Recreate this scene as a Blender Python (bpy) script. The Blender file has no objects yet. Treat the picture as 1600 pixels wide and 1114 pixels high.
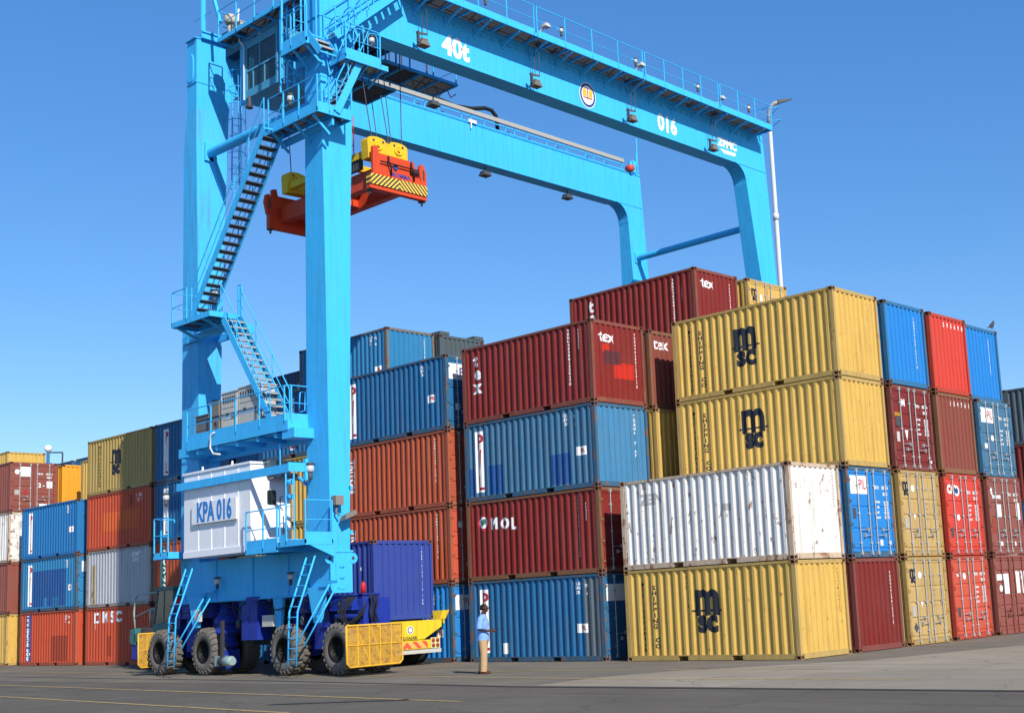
import bpy, bmesh, math, random
from mathutils import Vector, Matrix
R = math.radians
rnd = random.Random(7)
SC = bpy.context.scene
COL = SC.collection

# ---------------------------------------------------------------- camera
F = Vector((-0.65334794, 0.74161975, 0.15210727))
RT = Vector((0.74420781, 0.66602267, -0.05068084))
UP = Vector((0.1388928, -0.0800872, 0.98706374))
cam_d = bpy.data.cameras.new('camera')
cam = bpy.data.objects.new('camera', cam_d)
COL.objects.link(cam)
M = Matrix(((RT.x, UP.x, -F.x, 19.4809), (RT.y, UP.y, -F.y, -28.1109), (RT.z, UP.z, -F.z, 1.8308), (0, 0, 0, 1)))
cam.matrix_world = M
cam_d.sensor_width = 36
cam_d.lens = 2011.136 / 1600 * 36
cam_d.shift_x = -191.591 / 1600
cam_d.shift_y = 65.2877 / 1600
cam_d.clip_start = 0.1
cam_d.clip_end = 5000
SC.camera = cam

# ---------------------------------------------------------------- light
SUNV = Vector((1, -0.35, 0.80)).normalized()
EL = math.asin(SUNV.z)
AZ = math.atan2(SUNV.x, SUNV.y)
world = bpy.data.worlds.new('World')
SC.world = world
world.use_nodes = True
wn = world.node_tree
sky = wn.nodes.new('ShaderNodeTexSky')
sky.sky_type = 'NISHITA'
sky.sun_disc = False
sky.sun_elevation = EL
sky.sun_rotation = AZ
sky.altitude = 0
sky.air_density = 1.0
sky.dust_density = 0.2
sky.ozone_density = 2.6
bg = wn.nodes['Background']
bg.inputs[1].default_value = 0.105
hs = wn.nodes.new('ShaderNodeHueSaturation')   # clear tropical air: a purer blue than the model's default
hs.inputs['Saturation'].default_value = 1.27
hs.inputs['Value'].default_value = 1.25
wn.links.new(sky.outputs[0], hs.inputs['Color'])
ar = wn.nodes.new('ShaderNodeMix'); ar.data_type = 'RGBA'; ar.blend_type = 'ADD'   # even blue of the humid coastal air
sc_ = wn.nodes.new('ShaderNodeMix'); sc_.data_type = 'RGBA'; sc_.blend_type = 'MULTIPLY'; sc_.inputs[0].default_value = 1
sc_.inputs[7].default_value = (.76, .76, .76, 1)
ar.inputs[0].default_value = 1; ar.inputs[7].default_value = (.19, .69, 2.1, 1)
wn.links.new(hs.outputs[0], sc_.inputs[6]); wn.links.new(sc_.outputs[2], ar.inputs[6])
wn.links.new(ar.outputs[2], bg.inputs[0])
sun_d = bpy.data.lights.new('sun', 'SUN')
sun_d.energy = 5.0
sun_d.angle = R(0.5)
sun_d.color = (1.0, 0.95, 0.87)
sun = bpy.data.objects.new('sun', sun_d)
COL.objects.link(sun)
sun.rotation_euler = SUNV.to_track_quat('Z', 'Y').to_euler()
vs = SC.view_settings
vs.view_transform = 'Standard'
vs.look = 'None'
vs.exposure = 0.2
vs.gamma = 1
vs.use_curve_mapping = False

# ---------------------------------------------------------------- helpers
class MB:
    """collects simple shapes into one bmesh"""
    def __init__(s): s.bm = bmesh.new()
    def poly(s, pts, mi=0):
        vs_ = [s.bm.verts.new(p) for p in pts]
        f = s.bm.faces.new(vs_); f.material_index = mi
        return f
    def hexa(s, a, b, mi=0):
        """a, b: two loops of the same length joined as a closed prism"""
        va = [s.bm.verts.new(p) for p in a]; vb = [s.bm.verts.new(p) for p in b]
        n = len(va); fs = [s.bm.faces.new(va[::-1]), s.bm.faces.new(vb)]
        for i in range(n):
            j = (i + 1) % n
            fs.append(s.bm.faces.new((va[i], va[j], vb[j], vb[i])))
        for f in fs: f.material_index = mi
        return s
    def box(s, x0, x1, y0, y1, z0, z1, mi=0):
        a = [(x0, y0, z0), (x1, y0, z0), (x1, y1, z0), (x0, y1, z0)]
        b = [(p[0], p[1], z1) for p in a]
        return s.hexa(a, b, mi)
    def bar(s, p, q, w, h, up=(0, 0, 1), mi=0):
        p = Vector(p); q = Vector(q); d = (q - p).normalized(); up = Vector(up)
        r = d.cross(up)
        if r.length < 1e-4: r = d.cross(Vector((1, 0, 0)))
        r.normalize(); u = r.cross(d).normalized()
        c = [(-.5, -.5), (.5, -.5), (.5, .5), (-.5, .5)]
        return s.hexa([p + r * (a * w) + u * (b * h) for a, b in c][::-1], [q + r * (a * w) + u * (b * h) for a, b in c][::-1], mi)
    def tube(s, p, q, r, n=6, r2=None, mi=0):
        p = Vector(p); q = Vector(q); r2 = r if r2 is None else r2
        d = (q - p).normalized(); a = d.orthogonal().normalized(); b = d.cross(a)
        la = [p + (a * math.cos(t) + b * math.sin(t)) * r for t in [2 * math.pi * k / n for k in range(n)]]
        lb = [q + (a * math.cos(t) + b * math.sin(t)) * r2 for t in [2 * math.pi * k / n for k in range(n)]]
        return s.hexa(la, lb, mi)
    def path(s, pts, r, n=6, mi=0):
        """one smooth tube along a polyline"""
        pts = [Vector(p) for p in pts]; rings = []
        a = None
        for i, p in enumerate(pts):
            d = ((pts[i + 1] if i + 1 < len(pts) else p) - (pts[i - 1] if i else p)).normalized()
            a = d.orthogonal().normalized() if a is None else (a - d * a.dot(d)).normalized()
            b = d.cross(a)
            rings.append([s.bm.verts.new(p + (a * math.cos(t) + b * math.sin(t)) * r) for t in [2 * math.pi * k / n for k in range(n)]])
        for A, B in zip(rings, rings[1:]):
            for k in range(n):
                f = s.bm.faces.new((A[k], A[(k + 1) % n], B[(k + 1) % n], B[k])); f.smooth = True; f.material_index = mi
        s.bm.faces.new(rings[0][::-1]); s.bm.faces.new(rings[-1])
        return s
    def lathe(s, prof, c, axis='z', n=24, mi=0, smooth=True, caps=True):
        """prof: list of (radius, height along axis) from c"""
        c = Vector(c); rings = []
        for r, h in prof:
            ring = []
            for k in range(n):
                t = 2 * math.pi * k / n; x, y = r * math.cos(t), r * math.sin(t)
                v = {'z': (x, y, h), 'y': (x, h, y), 'x': (h, x, y)}[axis]
                ring.append(s.bm.verts.new(c + Vector(v)))
            rings.append(ring)
        for A, B in zip(rings, rings[1:]):
            for k in range(n):
                f = s.bm.faces.new((A[k], A[(k + 1) % n], B[(k + 1) % n], B[k])); f.smooth = smooth; f.material_index = mi
        if caps and prof[0][0] > 1e-5:
            s.bm.faces.new(rings[0][::-1]).material_index = mi
        if caps and prof[-1][0] > 1e-5:
            s.bm.faces.new(rings[-1]).material_index = mi
        return s
    def mesh(s, name, org=(0, 0, 0)):
        o = Vector(org)
        for v in s.bm.verts: v.co -= o
        bmesh.ops.recalc_face_normals(s.bm, faces=s.bm.faces)
        me = bpy.data.meshes.new(name); s.bm.to_mesh(me); s.bm.free()
        return me
    def build(s, name, mat, parent=None, org=None, bevel=0):
        if org is None:
            org = (0, 0, 0)
            p = parent
            while p is not None:
                org = (org[0] + p.location.x, org[1] + p.location.y, org[2] + p.location.z); p = p.parent
        me = s.mesh(name, org)
        return put(name, me, mat, parent, bevel=bevel)

def put(name, me, mat, parent=None, loc=None, bevel=0):
    ob = bpy.data.objects.new(name, me)
    COL.objects.link(ob)
    mats = mat if isinstance(mat, (list, tuple)) else [mat]
    if len(me.materials) == 0:
        for m in mats: me.materials.append(m)
    for i, m in enumerate(mats):
        if ob.material_slots[i].material is not m:
            ob.material_slots[i].link = 'OBJECT'; ob.material_slots[i].material = m
    if parent is not None: ob.parent = parent
    if loc is not None: ob.location = loc
    if bevel:
        b = ob.modifiers.new('bevel', 'BEVEL'); b.width = bevel; b.segments = 2; b.limit_method = 'ANGLE'; b.angle_limit = R(40)
    return ob

def tag(o, label=None, cat=None, group=None, kind=None):
    if label: o['label'] = label
    if cat: o['category'] = cat
    if group: o['group'] = group
    if kind: o['kind'] = kind
    return o
def thing(name, loc, label, cat, group=None, rz=0):
    o = bpy.data.objects.new(name, None); COL.objects.link(o)
    o.empty_display_size = .3; o.location = loc; o.rotation_euler = (0, 0, rz)
    return tag(o, label, cat, group)

# ---------------------------------------------------------------- materials
def nodes(name):
    m = bpy.data.materials.new(name); m.use_nodes = True
    nt = m.node_tree
    return m, nt, nt.nodes['Principled BSDF'], lambda t, **k: mk(nt, t, **k)
def mk(nt, t, **k):
    n = nt.nodes.new(t)
    for a, b in k.items():
        if a == 'inp':
            for i, v in b.items(): n.inputs[i].default_value = v
        else: setattr(n, a, b)
    return n
def c4(c): return (c[0], c[1], c[2], 1)
def mixc(nt, fac, a, b, mode='MIX'):
    n = nt.nodes.new('ShaderNodeMix'); n.data_type = 'RGBA'; n.blend_type = mode
    for s_, v in ((n.inputs[0], fac), (n.inputs[6], a), (n.inputs[7], b)):
        if isinstance(v, bpy.types.NodeSocket): nt.links.new(v, s_)
        elif isinstance(v, (int, float)): s_.default_value = v
        else: s_.default_value = c4(v)
    return n.outputs[2]
def ramp(nt, src, stops):
    n = nt.nodes.new('ShaderNodeValToRGB'); e = n.color_ramp.elements
    while len(e) < len(stops): e.new(.5)
    for el, (p, v) in zip(e, stops): el.position = p; el.color = (v, v, v, 1)
    nt.links.new(src, n.inputs[0]); return n.outputs[0]
def noise(nt, vec, scale, detail=4, rough=.55, sc=None, off=None):
    if sc or off:
        mp = mk(nt, 'ShaderNodeMapping')
        nt.links.new(vec, mp.inputs[0])
        if sc: mp.inputs['Scale'].default_value = sc
        if off: mp.inputs['Location'].default_value = off
        vec = mp.outputs[0]
    n = mk(nt, 'ShaderNodeTexNoise', inp={'Scale': scale, 'Detail': detail, 'Roughness': rough})
    nt.links.new(vec, n.inputs['Vector']); return n.outputs['Fac']
def objvec(nt):
    tc = mk(nt, 'ShaderNodeTexCoord'); oi = mk(nt, 'ShaderNodeObjectInfo')
    ma = mk(nt, 'ShaderNodeVectorMath', operation='MULTIPLY_ADD')
    ma.inputs[1].default_value = (1, 1, 1)
    cb = mk(nt, 'ShaderNodeCombineXYZ')
    mu = mk(nt, 'ShaderNodeMath', operation='MULTIPLY'); mu.inputs[1].default_value = 57.0
    nt.links.new(oi.outputs['Random'], mu.inputs[0])
    for i in range(3): nt.links.new(mu.outputs[0], cb.inputs[i])
    nt.links.new(tc.outputs['Object'], ma.inputs[0]); nt.links.new(cb.outputs[0], ma.inputs[2])
    return ma.outputs[0]
MATS = {}
def paint(name, col, rough=.5, fade=.25, dirt=.3, rust=.1, metal=0, bump=.11, dirtcol=(.09, .065, .04), spec=.16):
    """weathered paint: fading, vertical dirt streaks, rust spots"""
    if name in MATS: return MATS[name]
    m, nt, b, _ = nodes(name); L = nt.links.new
    v = objvec(nt)
    n1 = noise(nt, v, .9, 5, .6)
    faded = tuple(min(1, c * .86 + .03) for c in col)
    c = mixc(nt, ramp(nt, n1, [(.35, 0), (.75, fade * 2)]), col, faded)
    st = noise(nt, v, 3.2, 5, .65, sc=(2.4, 2.4, .16))
    c = mixc(nt, ramp(nt, st, [(.48, 0), (.78, dirt)]), c, dirtcol)
    fine = noise(nt, v, 26, 3, .6)
    c = mixc(nt, ramp(nt, fine, [(.3, .0), (.8, .2)]), c, tuple(x * .55 for x in col))
    scr = noise(nt, v, 4.5, 6, .7, sc=(.5, .5, 5), off=(3, 1, 8))     # horizontal scrapes
    c = mixc(nt, ramp(nt, scr, [(.62, 0), (.70, dirt * 1.1)]), c, tuple(x * .5 + .04 for x in col))
    if rust > 0:
        rn = noise(nt, v, 5.5, 8, .7, sc=(1, 1, .45)); th = .72 - rust * .24
        rc = mixc(nt, noise(nt, v, 22, 3), (.14, .045, .018), (.30, .13, .055))
        c = mixc(nt, ramp(nt, rn, [(th, 0), (th + .035, .85)]), c, rc)
    L(c, b.inputs['Base Color'])
    L(ramp(nt, n1, [(.3, rough - .1), (.8, rough + .18)]), b.inputs['Roughness'])
    b.inputs['Metallic'].default_value = metal
    b.inputs['Specular IOR Level'].default_value = spec
    if bump:
        bp = mk(nt, 'ShaderNodeBump', inp={'Strength': bump * 2.4, 'Distance': .08})
        L(noise(nt, v, 1.7, 3, .5), bp.inputs['Height']); L(bp.outputs[0], b.inputs['Normal'])
    MATS[name] = m; return m
def plain(name, col, rough=.6, metal=0, var=.12, scale=9, spec=.2, alpha=1):
    if name in MATS: return MATS[name]
    m, nt, b, _ = nodes(name); v = objvec(nt)
    c = mixc(nt, noise(nt, v, scale, 5, .6), tuple(x * (1 - var) for x in col), tuple(min(1, x * (1 + var)) for x in col))
    nt.links.new(c, b.inputs['Base Color'])
    b.inputs['Roughness'].default_value = rough; b.inputs['Metallic'].default_value = metal
    b.inputs['Specular IOR Level'].default_value = spec
    b.inputs['Alpha'].default_value = alpha
    MATS[name] = m; return m

CY = paint('crane_blue_paint', (.05, .49, .93), rough=.5, fade=.22, dirt=.28, rust=.06, bump=.07, dirtcol=(.05, .10, .14))
CYR = paint('crane_blue_paint_stained', (.06, .49, .92), rough=.5, fade=.2, dirt=.7, rust=.1, bump=.07, dirtcol=(.13, .12, .11))
NAVY = paint('bogie_blue_paint', (.012, .035, .30), rough=.4, fade=.12, dirt=.3, rust=.04)
WHT = paint('machine_room_white_paint', (.84, .85, .87), rough=.45, fade=.03, dirt=.07, rust=.0, bump=.02)
GALV = plain('galvanised_steel', (.42, .43, .42), .5, .3, .2)
GREY = plain('cabinet_grey', (.50, .48, .44), .5, 0, .1, 3)
DGREY = plain('dark_grey_metal', (.07, .075, .08), .55, .1, .3)
BLACK = plain('black_rubber', (.018, .018, .018), .8, 0, .3)
ROPE = plain('steel_rope', (.05, .05, .055), .6, .4, .2)
RUBBER = plain('tyre_rubber', (.14, .125, .108), .9, 0, .35, 14, .2)
GUARD = paint('guard_yellow_paint', (.72, .40, .03), rough=.5, fade=.12, dirt=.25, rust=.12)
YEL = paint('headblock_yellow_paint', (.80, .50, .02), rough=.45, fade=.1, dirt=.35, rust=.1)
TYEL = paint('trailer_yellow_paint', (.78, .55, .03), rough=.45, fade=.1, dirt=.35, rust=.08)
ORNG = paint('spreader_orange_paint', (.66, .065, .02), rough=.45, fade=.1, dirt=.35, rust=.08)
REDP = plain('red_enamel', (.6, .02, .02), .4)
WTXT = plain('white_lettering_paint', (.76, .76, .74), .6, 0, .1, 12)
BTXT = plain('black_lettering_paint', (.02, .024, .035), .6, 0, .3, 12)
RTXT = plain('red_lettering_paint', (.42, .025, .04), .6, 0, .2, 12)
NTXT = plain('navy_lettering_paint', (.03, .06, .25), .6, 0, .2, 12)
BLTXT = plain('blue_lettering_paint', (.03, .22, .60), .5, 0, .1, 12)
GTXT = plain('faded_grey_lettering', (.38, .37, .35), .7, 0, .3, 14)
TTXT = plain('faded_tan_lettering', (.40, .30, .17), .7, 0, .2, 14)
RUSTM = paint('corner_rust', (.16, .065, .032), rough=.8, fade=.2, dirt=.5, rust=.5, bump=.1)
LAMPG = plain('lamp_glass', (.50, .50, .48), .15, 0, .1)
def glass_mat():
    m, nt, b, _ = nodes('cabin_glass')
    b.inputs['Base Color'].default_value = (.035, .07, .075, 1); b.inputs['Roughness'].default_value = .08
    b.inputs['Metallic'].default_value = .0; b.inputs['Specular IOR Level'].default_value = .9; b.inputs['Alpha'].default_value = .5
    return m
GLASS = glass_mat()
def mesh_mat():
    """fine expanded-metal mesh: a sheet with real holes by alpha"""
    m, nt, b, _ = nodes('guard_mesh_yellow'); L = nt.links.new
    tc = mk(nt, 'ShaderNodeTexCoord'); br = mk(nt, 'ShaderNodeTexVoronoi', inp={'Scale': 55}); br.feature = 'DISTANCE_TO_EDGE'
    L(tc.outputs['Object'], br.inputs['Vector'])
    L(ramp(nt, br.outputs['Distance'], [(.0, 1), (.24, 1), (.28, 0)]), b.inputs['Alpha'])
    v = tc.outputs['Object']
    L(mixc(nt, ramp(nt, noise(nt, v, 6, 6, .7), [(.5, 0), (.62, .8)]), (.50, .27, .03), (.22, .11, .03)), b.inputs['Base Color'])
    b.inputs['Roughness'].default_value = .7
    return m
GMESH = mesh_mat()

# ---------------------------------------------------------------- ground
def ground_mat(name, base, patch, tone, grain=.5, blocks=0, joint=(.04, .04, .04)):
    m, nt, b, _ = nodes(name); L = nt.links.new
    tc = mk(nt, 'ShaderNodeTexCoord'); v = tc.outputs['Object']
    big = noise(nt, v, .35, 6, .62)
    c = mixc(nt, ramp(nt, big, [(.38, 0), (.66, 1)]), base, patch)
    # tyre-worn bands running with the lanes
    band = noise(nt, v, 1.0, 6, .7, sc=(.12, 1.3, 1))
    c = mixc(nt, ramp(nt, band, [(.46, 0), (.72, .55)]), c, tone)
    oil = noise(nt, v, .55, 7, .72, off=(31, 7, 0))
    c = mixc(nt, ramp(nt, oil, [(.66, 0), (.74, .5)]), c, tuple(x * .35 for x in base))
    # tyre marks: long thin dark arcs
    wp = mk(nt, 'ShaderNodeMapping'); wp.inputs['Rotation'].default_value = (0, 0, .12); wp.inputs['Scale'].default_value = (.10, 2.6, 1); L(v, wp.inputs[0])
    tm_ = mk(nt, 'ShaderNodeTexNoise', inp={'Scale': 1.0, 'Detail': 3, 'Roughness': .5, 'Distortion': .6}); L(wp.outputs[0], tm_.inputs['Vector'])
    c = mixc(nt, ramp(nt, tm_.outputs['Fac'], [(.60, 0), (.66, .5), (.70, .1)]), c, tuple(x * .45 for x in base))
    # cracks
    nz = mk(nt, 'ShaderNodeTexNoise', inp={'Scale': .9, 'Detail': 5}); L(v, nz.inputs['Vector'])
    ad = mk(nt, 'ShaderNodeVectorMath', operation='MULTIPLY_ADD'); ad.inputs[1].default_value = (1.6, 1.6, 0); L(nz.outputs['Color'], ad.inputs[0]); L(v, ad.inputs[2])
    vo = mk(nt, 'ShaderNodeTexVoronoi', inp={'Scale': .22}); vo.feature = 'DISTANCE_TO_EDGE'; L(ad.outputs[0], vo.inputs['Vector'])
    c = mixc(nt, ramp(nt, vo.outputs['Distance'], [(.0, .4), (.003, .35), (.008, 0)]), c, tuple(x * .3 for x in base))
    # repaired patches
    v2 = mk(nt, 'ShaderNodeTexVoronoi', inp={'Scale': .16}); v2.distance = 'CHEBYCHEV'; L(v, v2.inputs['Vector'])
    sp_ = mk(nt, 'ShaderNodeSeparateColor'); L(v2.outputs['Color'], sp_.inputs[0])
    c = mixc(nt, ramp(nt, sp_.outputs[0], [(.74, 0), (.76, .35)]), c, tone)
    g1 = noise(nt, v, 60, 3, .7)
    c = mixc(nt, ramp(nt, g1, [(.25, 0), (.85, grain)]), c, tuple(x * .5 for x in base))
    if blocks:
        br = mk(nt, 'ShaderNodeTexBrick', inp={'Scale': 1.0, 'Mortar Size': .006, 'Brick Width': .24, 'Row Height': .12, 'Color1': (1, 1, 1, 1), 'Color2': (.94, .94, .94, 1), 'Mortar': (.8, .8, .8, 1)})
        mp = mk(nt, 'ShaderNodeMapping'); mp.inputs['Rotation'].default_value = (0, 0, .5); L(v, mp.inputs[0]); L(mp.outputs[0], br.inputs['Vector'])
        c = mixc(nt, .8, c, br.outputs['Color'], 'MULTIPLY')
    L(c, b.inputs['Base Color'])
    b.inputs['Roughness'].default_value = .95; b.inputs['Specular IOR Level'].default_value = .1
    bp = mk(nt, 'ShaderNodeBump', inp={'Strength': .5, 'Distance': .012}); L(g1, bp.inputs['Height']); L(bp.outputs[0], b.inputs['Normal'])
    return m
ASPH = ground_mat('yard_asphalt', (.175, .152, .12), (.23, .203, .16), (.13, .115, .093))
PAVE = ground_mat('block_paving', (.135, .118, .094), (.165, .145, .117), (.105, .093, .077), blocks=1)
CONC = ground_mat('dusty_concrete', (.30, .252, .185), (.36, .31, .235), (.21, .18, .135))
def flat(name, pts, z, mat, kind='structure'):
    mb = MB(); mb.poly([(p[0], p[1], z) for p in pts])
    o = mb.build(name, mat); tag(o, kind=kind); return o
flat('ground', [(-600, -7.95), (600, -7.95), (600, 900), (-600, 900)], 0, ASPH)
# the near part of the yard is laid with darker blocks beyond a joint
flat('pavement', [(-600, -600), (600, -600), (600, -7.95), (-600, -7.95)], -.001, PAVE)
flat('concrete_apron', [(-1.7, -7.9), (400, -7.75), (400, 60), (6, 60), (6.2, 16), (3.2, 4), (2.2, -.4), (1.2, -1.2), (.1, -2.4), (-1.2, -3.6), (-1.9, -5.6)], .004, CONC)
flat('drain_joint', [(-60, -5.66), (-33.5, -6.42), (-14, -7.24), (-2, -8.3), (4.8, -8.16), (40, -7.9), (40, -7.66), (4.8, -7.94), (-2, -8.08), (-14, -7.12), (-33.5, -6.32), (-60, -5.6)], .008, plain('joint_tar', (.055, .05, .048), .9, 0, .4))
def line_mat():
    m, nt, b, _ = nodes('worn_yellow_line'); L = nt.links.new
    v = mk(nt, 'ShaderNodeTexCoord').outputs['Object']
    L(mixc(nt, ramp(nt, noise(nt, v, 5, 7, .75), [(.42, 0), (.62, .9)]), (.50, .32, .07), (.2, .18, .14)), b.inputs['Base Color'])
    L(ramp(nt, noise(nt, v, 2.2, 7, .75, off=(9, 2, 0)), [(.28, .0), (.44, .95)]), b.inputs['Alpha'])
    b.inputs['Roughness'].default_value = .85
    return m
LINE = line_mat()
def stripe(pts, w, z=.008):
    mb = MB()
    for (x0, y0), (x1, y1) in zip(pts, pts[1:]):
        d = Vector((x1 - x0, y1 - y0)).normalized(); n = Vector((-d.y, d.x)) * w / 2
        mb.poly([(x0 - n.x, y0 - n.y, z), (x1 - n.x, y1 - n.y, z), (x1 + n.x, y1 + n.y, z), (x0 + n.x, y0 + n.y, z)])
    tag(mb.build('yellow_line', LINE), kind='structure')
stripe([(-60, -2.4), (-26.5, -4.7), (-11.8, -5.35), (-2.26, -6.05), (6.5, -5.9)], .13)
stripe([(-9, -3.95), (-5.5, -3.68), (-1.3, -3.3), (3, -3.2)], .12)
stripe([(-45, -8.3), (-25.65, -9.6), (-.1, -11.42)], .13)
stripe([(-45, -10.8), (-17.95, -12.75), (-2, -14.0)], .13)
mb = MB(); rr = random.Random(3)
pp = [(-4.6 + .55 * i, -12.75 + .3 * i + rr.uniform(-.05, .05)) for i in range(6)]
mb.poly([(x, y - .1 - rr.random() * .1, .008) for x, y in pp] + [(x, y + .08 + rr.random() * .1, .008) for x, y in pp[::-1]])
tag(mb.build('tar_stain', plain('tar', (.05, .048, .046), .85, 0, .4)), kind='structure')

# ---------------------------------------------------------------- containers
CL, CW, CH = 6.058, 2.438, 2.591
HX, HY = CL / 2, CW / 2
SP = .278          # side corrugation period
def side_d(s):     # depth of the side wall behind its outer flat, s along the container
    t = (s + HX - .18) % SP
    if t < .078: return 0.
    if t < .132: return .042 * (t - .078) / .054
    if t < .224: return .042
    return .042 * (1 - (t - .224) / .054)
def side_breaks():
    r = []; k = 0
    while True:
        b0 = -HX + .18 + k * SP
        if b0 > HX - .16: break
        for t in (0, .078, .132, .224):
            if -HX + .16 < b0 + t < HX - .16: r.append(b0 + t)
        k += 1
    return sorted(r)
EP = .248
def end_d(s):
    t = (s + HY - .15) % EP
    if t < .108: return 0.
    if t < .128: return .04 * (t - .108) / .02
    if t < .228: return .04
    return .04 * (1 - (t - .228) / .02)
def end_breaks():
    r = []; k = 0
    while True:
        b0 = -HY + .15 + k * EP
        if b0 > HY - .12: break
        for t in (0, .108, .128, .228):
            if -HY + .12 < b0 + t < HY - .12: r.append(b0 + t)
        k += 1
    return sorted(r)
SB, EB = side_breaks(), end_breaks()
SIDE0 = .022   # outer flat of the side behind the casting face
END0 = .02

def side_mesh(sgn):
    mb = MB(); xs = [-HX + .12] + SB + [HX - .12]; z0, z1 = .155, CH - .075
    for a, b in zip(xs, xs[1:]):
        ya = sgn * (HY - SIDE0 - side_d(a)); yb = sgn * (HY - SIDE0 - side_d(b))
        mb.poly([(a, ya, z0), (b, yb, z0), (b, yb, z1), (a, ya, z1)])
    return mb.mesh('side_panel')
def end_mesh(sgn):
    mb = MB(); ys = [-HY + .1] + EB + [HY - .1]; z0, z1 = .155, CH - .11
    for a, b in zip(ys, ys[1:]):
        xa = sgn * (HX - END0 - end_d(a)); xb = sgn * (HX - END0 - end_d(b))
        mb.poly([(xa, a, z0), (xb, b, z0), (xb, b, z1), (xa, a, z1)])
    return mb.mesh('end_panel')
def frame_mesh(ends_open=True):
    mb = MB()
    for sx in (-1, 1):
        for sy in (-1, 1):
            xo, yo = sx * (HX - .006), sy * (HY - .006)
            mb.box(min(xo, xo - sx * .13), max(xo, xo - sx * .13), min(yo, yo - sy * .1), max(yo, yo - sy * .1), .1, CH - .1)
            # outer lip of the post, seen as a step beside the side panel
            a, b = sx * (HX - .136), sx * (HX - .185)
            mb.box(min(a, b), max(a, b), min(sy * (HY - .018), sy * (HY - .05)), max(sy * (HY - .018), sy * (HY - .05)), .15, CH - .08)
    for sy in (-1, 1):
        y0, y1 = sorted((sy * (HY - .012), sy * (HY - .075)))
        mb.box(-HX + .17, HX - .17, y0, y1, CH - .085, CH - .012)
        y0, y1 = sorted((sy * (HY - .014), sy * (HY - .06)))
        # bottom rail in pieces round the two fork pockets
        for a, b in ((-HX + .17, -1.13), (-.77, .77), (1.13, HX - .17)):
            mb.box(a, b, y0, y1, .016, .158)
        for a in (-.95, .95):
            mb.box(a - .18, a + .18, y0, y1, .132, .158)
    for sx in (-1, 1):
        x0, x1 = sorted((sx * (HX - .012), sx * (HX - .09)))
        mb.box(x0, x1, -HY + .16, HY - .16, CH - .115, CH - .014)
        x0, x1 = sorted((sx * (HX - .010), sx * (HX - .09)))
        mb.box(x0, x1, -HY + .16, HY - .16, .018, .165)
    mb.box(-HX + .09, HX - .09, -HY + .062, HY - .062, .134, .15)
    for a in (-.95, .95):
        for s in (-1, 1):
            x = a + s * .178
            mb.box(x - .006, x + .006, -HY + .062, HY - .062, .02, .133)
        mb.box(a - .17, a + .17, -HY + .3, HY - .3, .03, .132)
    return mb.mesh('frame')
def roof_mesh():
    mb = MB(); n = 22
    xs = [-HX + .16 + (CL - .32) * k / (2 * n) for k in range(2 * n + 1)]
    for i, (a, b) in enumerate(zip(xs, xs[1:])):
        za = CH - .03 - (.012 if i % 2 else 0); zb = CH - .03 - (.012 if (i + 1) % 2 else 0)
        mb.poly([(a, -HY + .06, za), (b, -HY + .06, zb), (b, HY - .06, zb), (a, HY - .06, za)])
    return mb.mesh('roof')
def casting_mesh():
    # 178 x 162 x 118 block with recessed oval holes on the outer faces; +x, -y outer
    bm = bmesh.new()
    mb = MB(); mb.box(-.178, 0, 0, .162, 0, .118)
    bm2 = mb.bm
    bmesh.ops.recalc_face_normals(bm2, faces=bm2.faces)
    bm2.faces.ensure_lookup_table()
    for f in list(bm2.faces):
        if f.normal.x > .9 or f.normal.y < -.9 or abs(f.normal.z) > .9:
            r = bmesh.ops.inset_region(bm2, faces=[f], thickness=.032, depth=0)
            r = bmesh.ops.inset_region(bm2, faces=[f], thickness=.004, depth=-.03)
            f.material_index = 1
    bm.free()
    return mb.mesh('corner_casting')
ME = {'side-': side_mesh(-1), 'side+': side_mesh(1), 'end+': end_mesh(1), 'end-': end_mesh(-1), 'frame': frame_mesh(), 'roof': roof_mesh(), 'cast': casting_mesh()}
HOLE = plain('casting_hole_dark', (.015, .01, .008), .9)

def door_mesh(ribs, s):
    """one leaf: y from the centre line (s=+1 right leaf as seen, -1 left leaf)"""
    mb = MB(); x0 = HX - .012
    ya, yb = sorted((s * .012, s * (HY - .1)))
    z0, z1 = .175, CH - .13
    # gasket rim
    mb.box(x0 - .05, x0 - .022, ya, yb, z0, z1)
    mb.box(x0 - .022, x0, ya, ya + .05, z0, z1); mb.box(x0 - .022, x0, yb - .05, yb, z0, z1)
    mb.box(x0 - .022, x0, ya + .05, yb - .05, z0, z0 + .06); mb.box(x0 - .022, x0, ya + .05, yb - .05, z1 - .06, z1)
    zs = [z0 + .06] + [r for r in ribs] + [z1 - .06]
    for a, b in zip(zs, zs[1:]):
        # raised field with a groove below it
        mb.hexa([(x0 - .022, ya + .06, a + .03), (x0 - .002, ya + .085, a + .055), (x0 - .002, ya + .085, b - .03), (x0 - .022, ya + .06, b - .01)],
                [(x0 - .022, yb - .06, a + .03), (x0 - .002, yb - .085, a + .055), (x0 - .002, yb - .085, b - .03), (x0 - .022, yb - .06, b - .01)])
    return mb.mesh('door')
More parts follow.
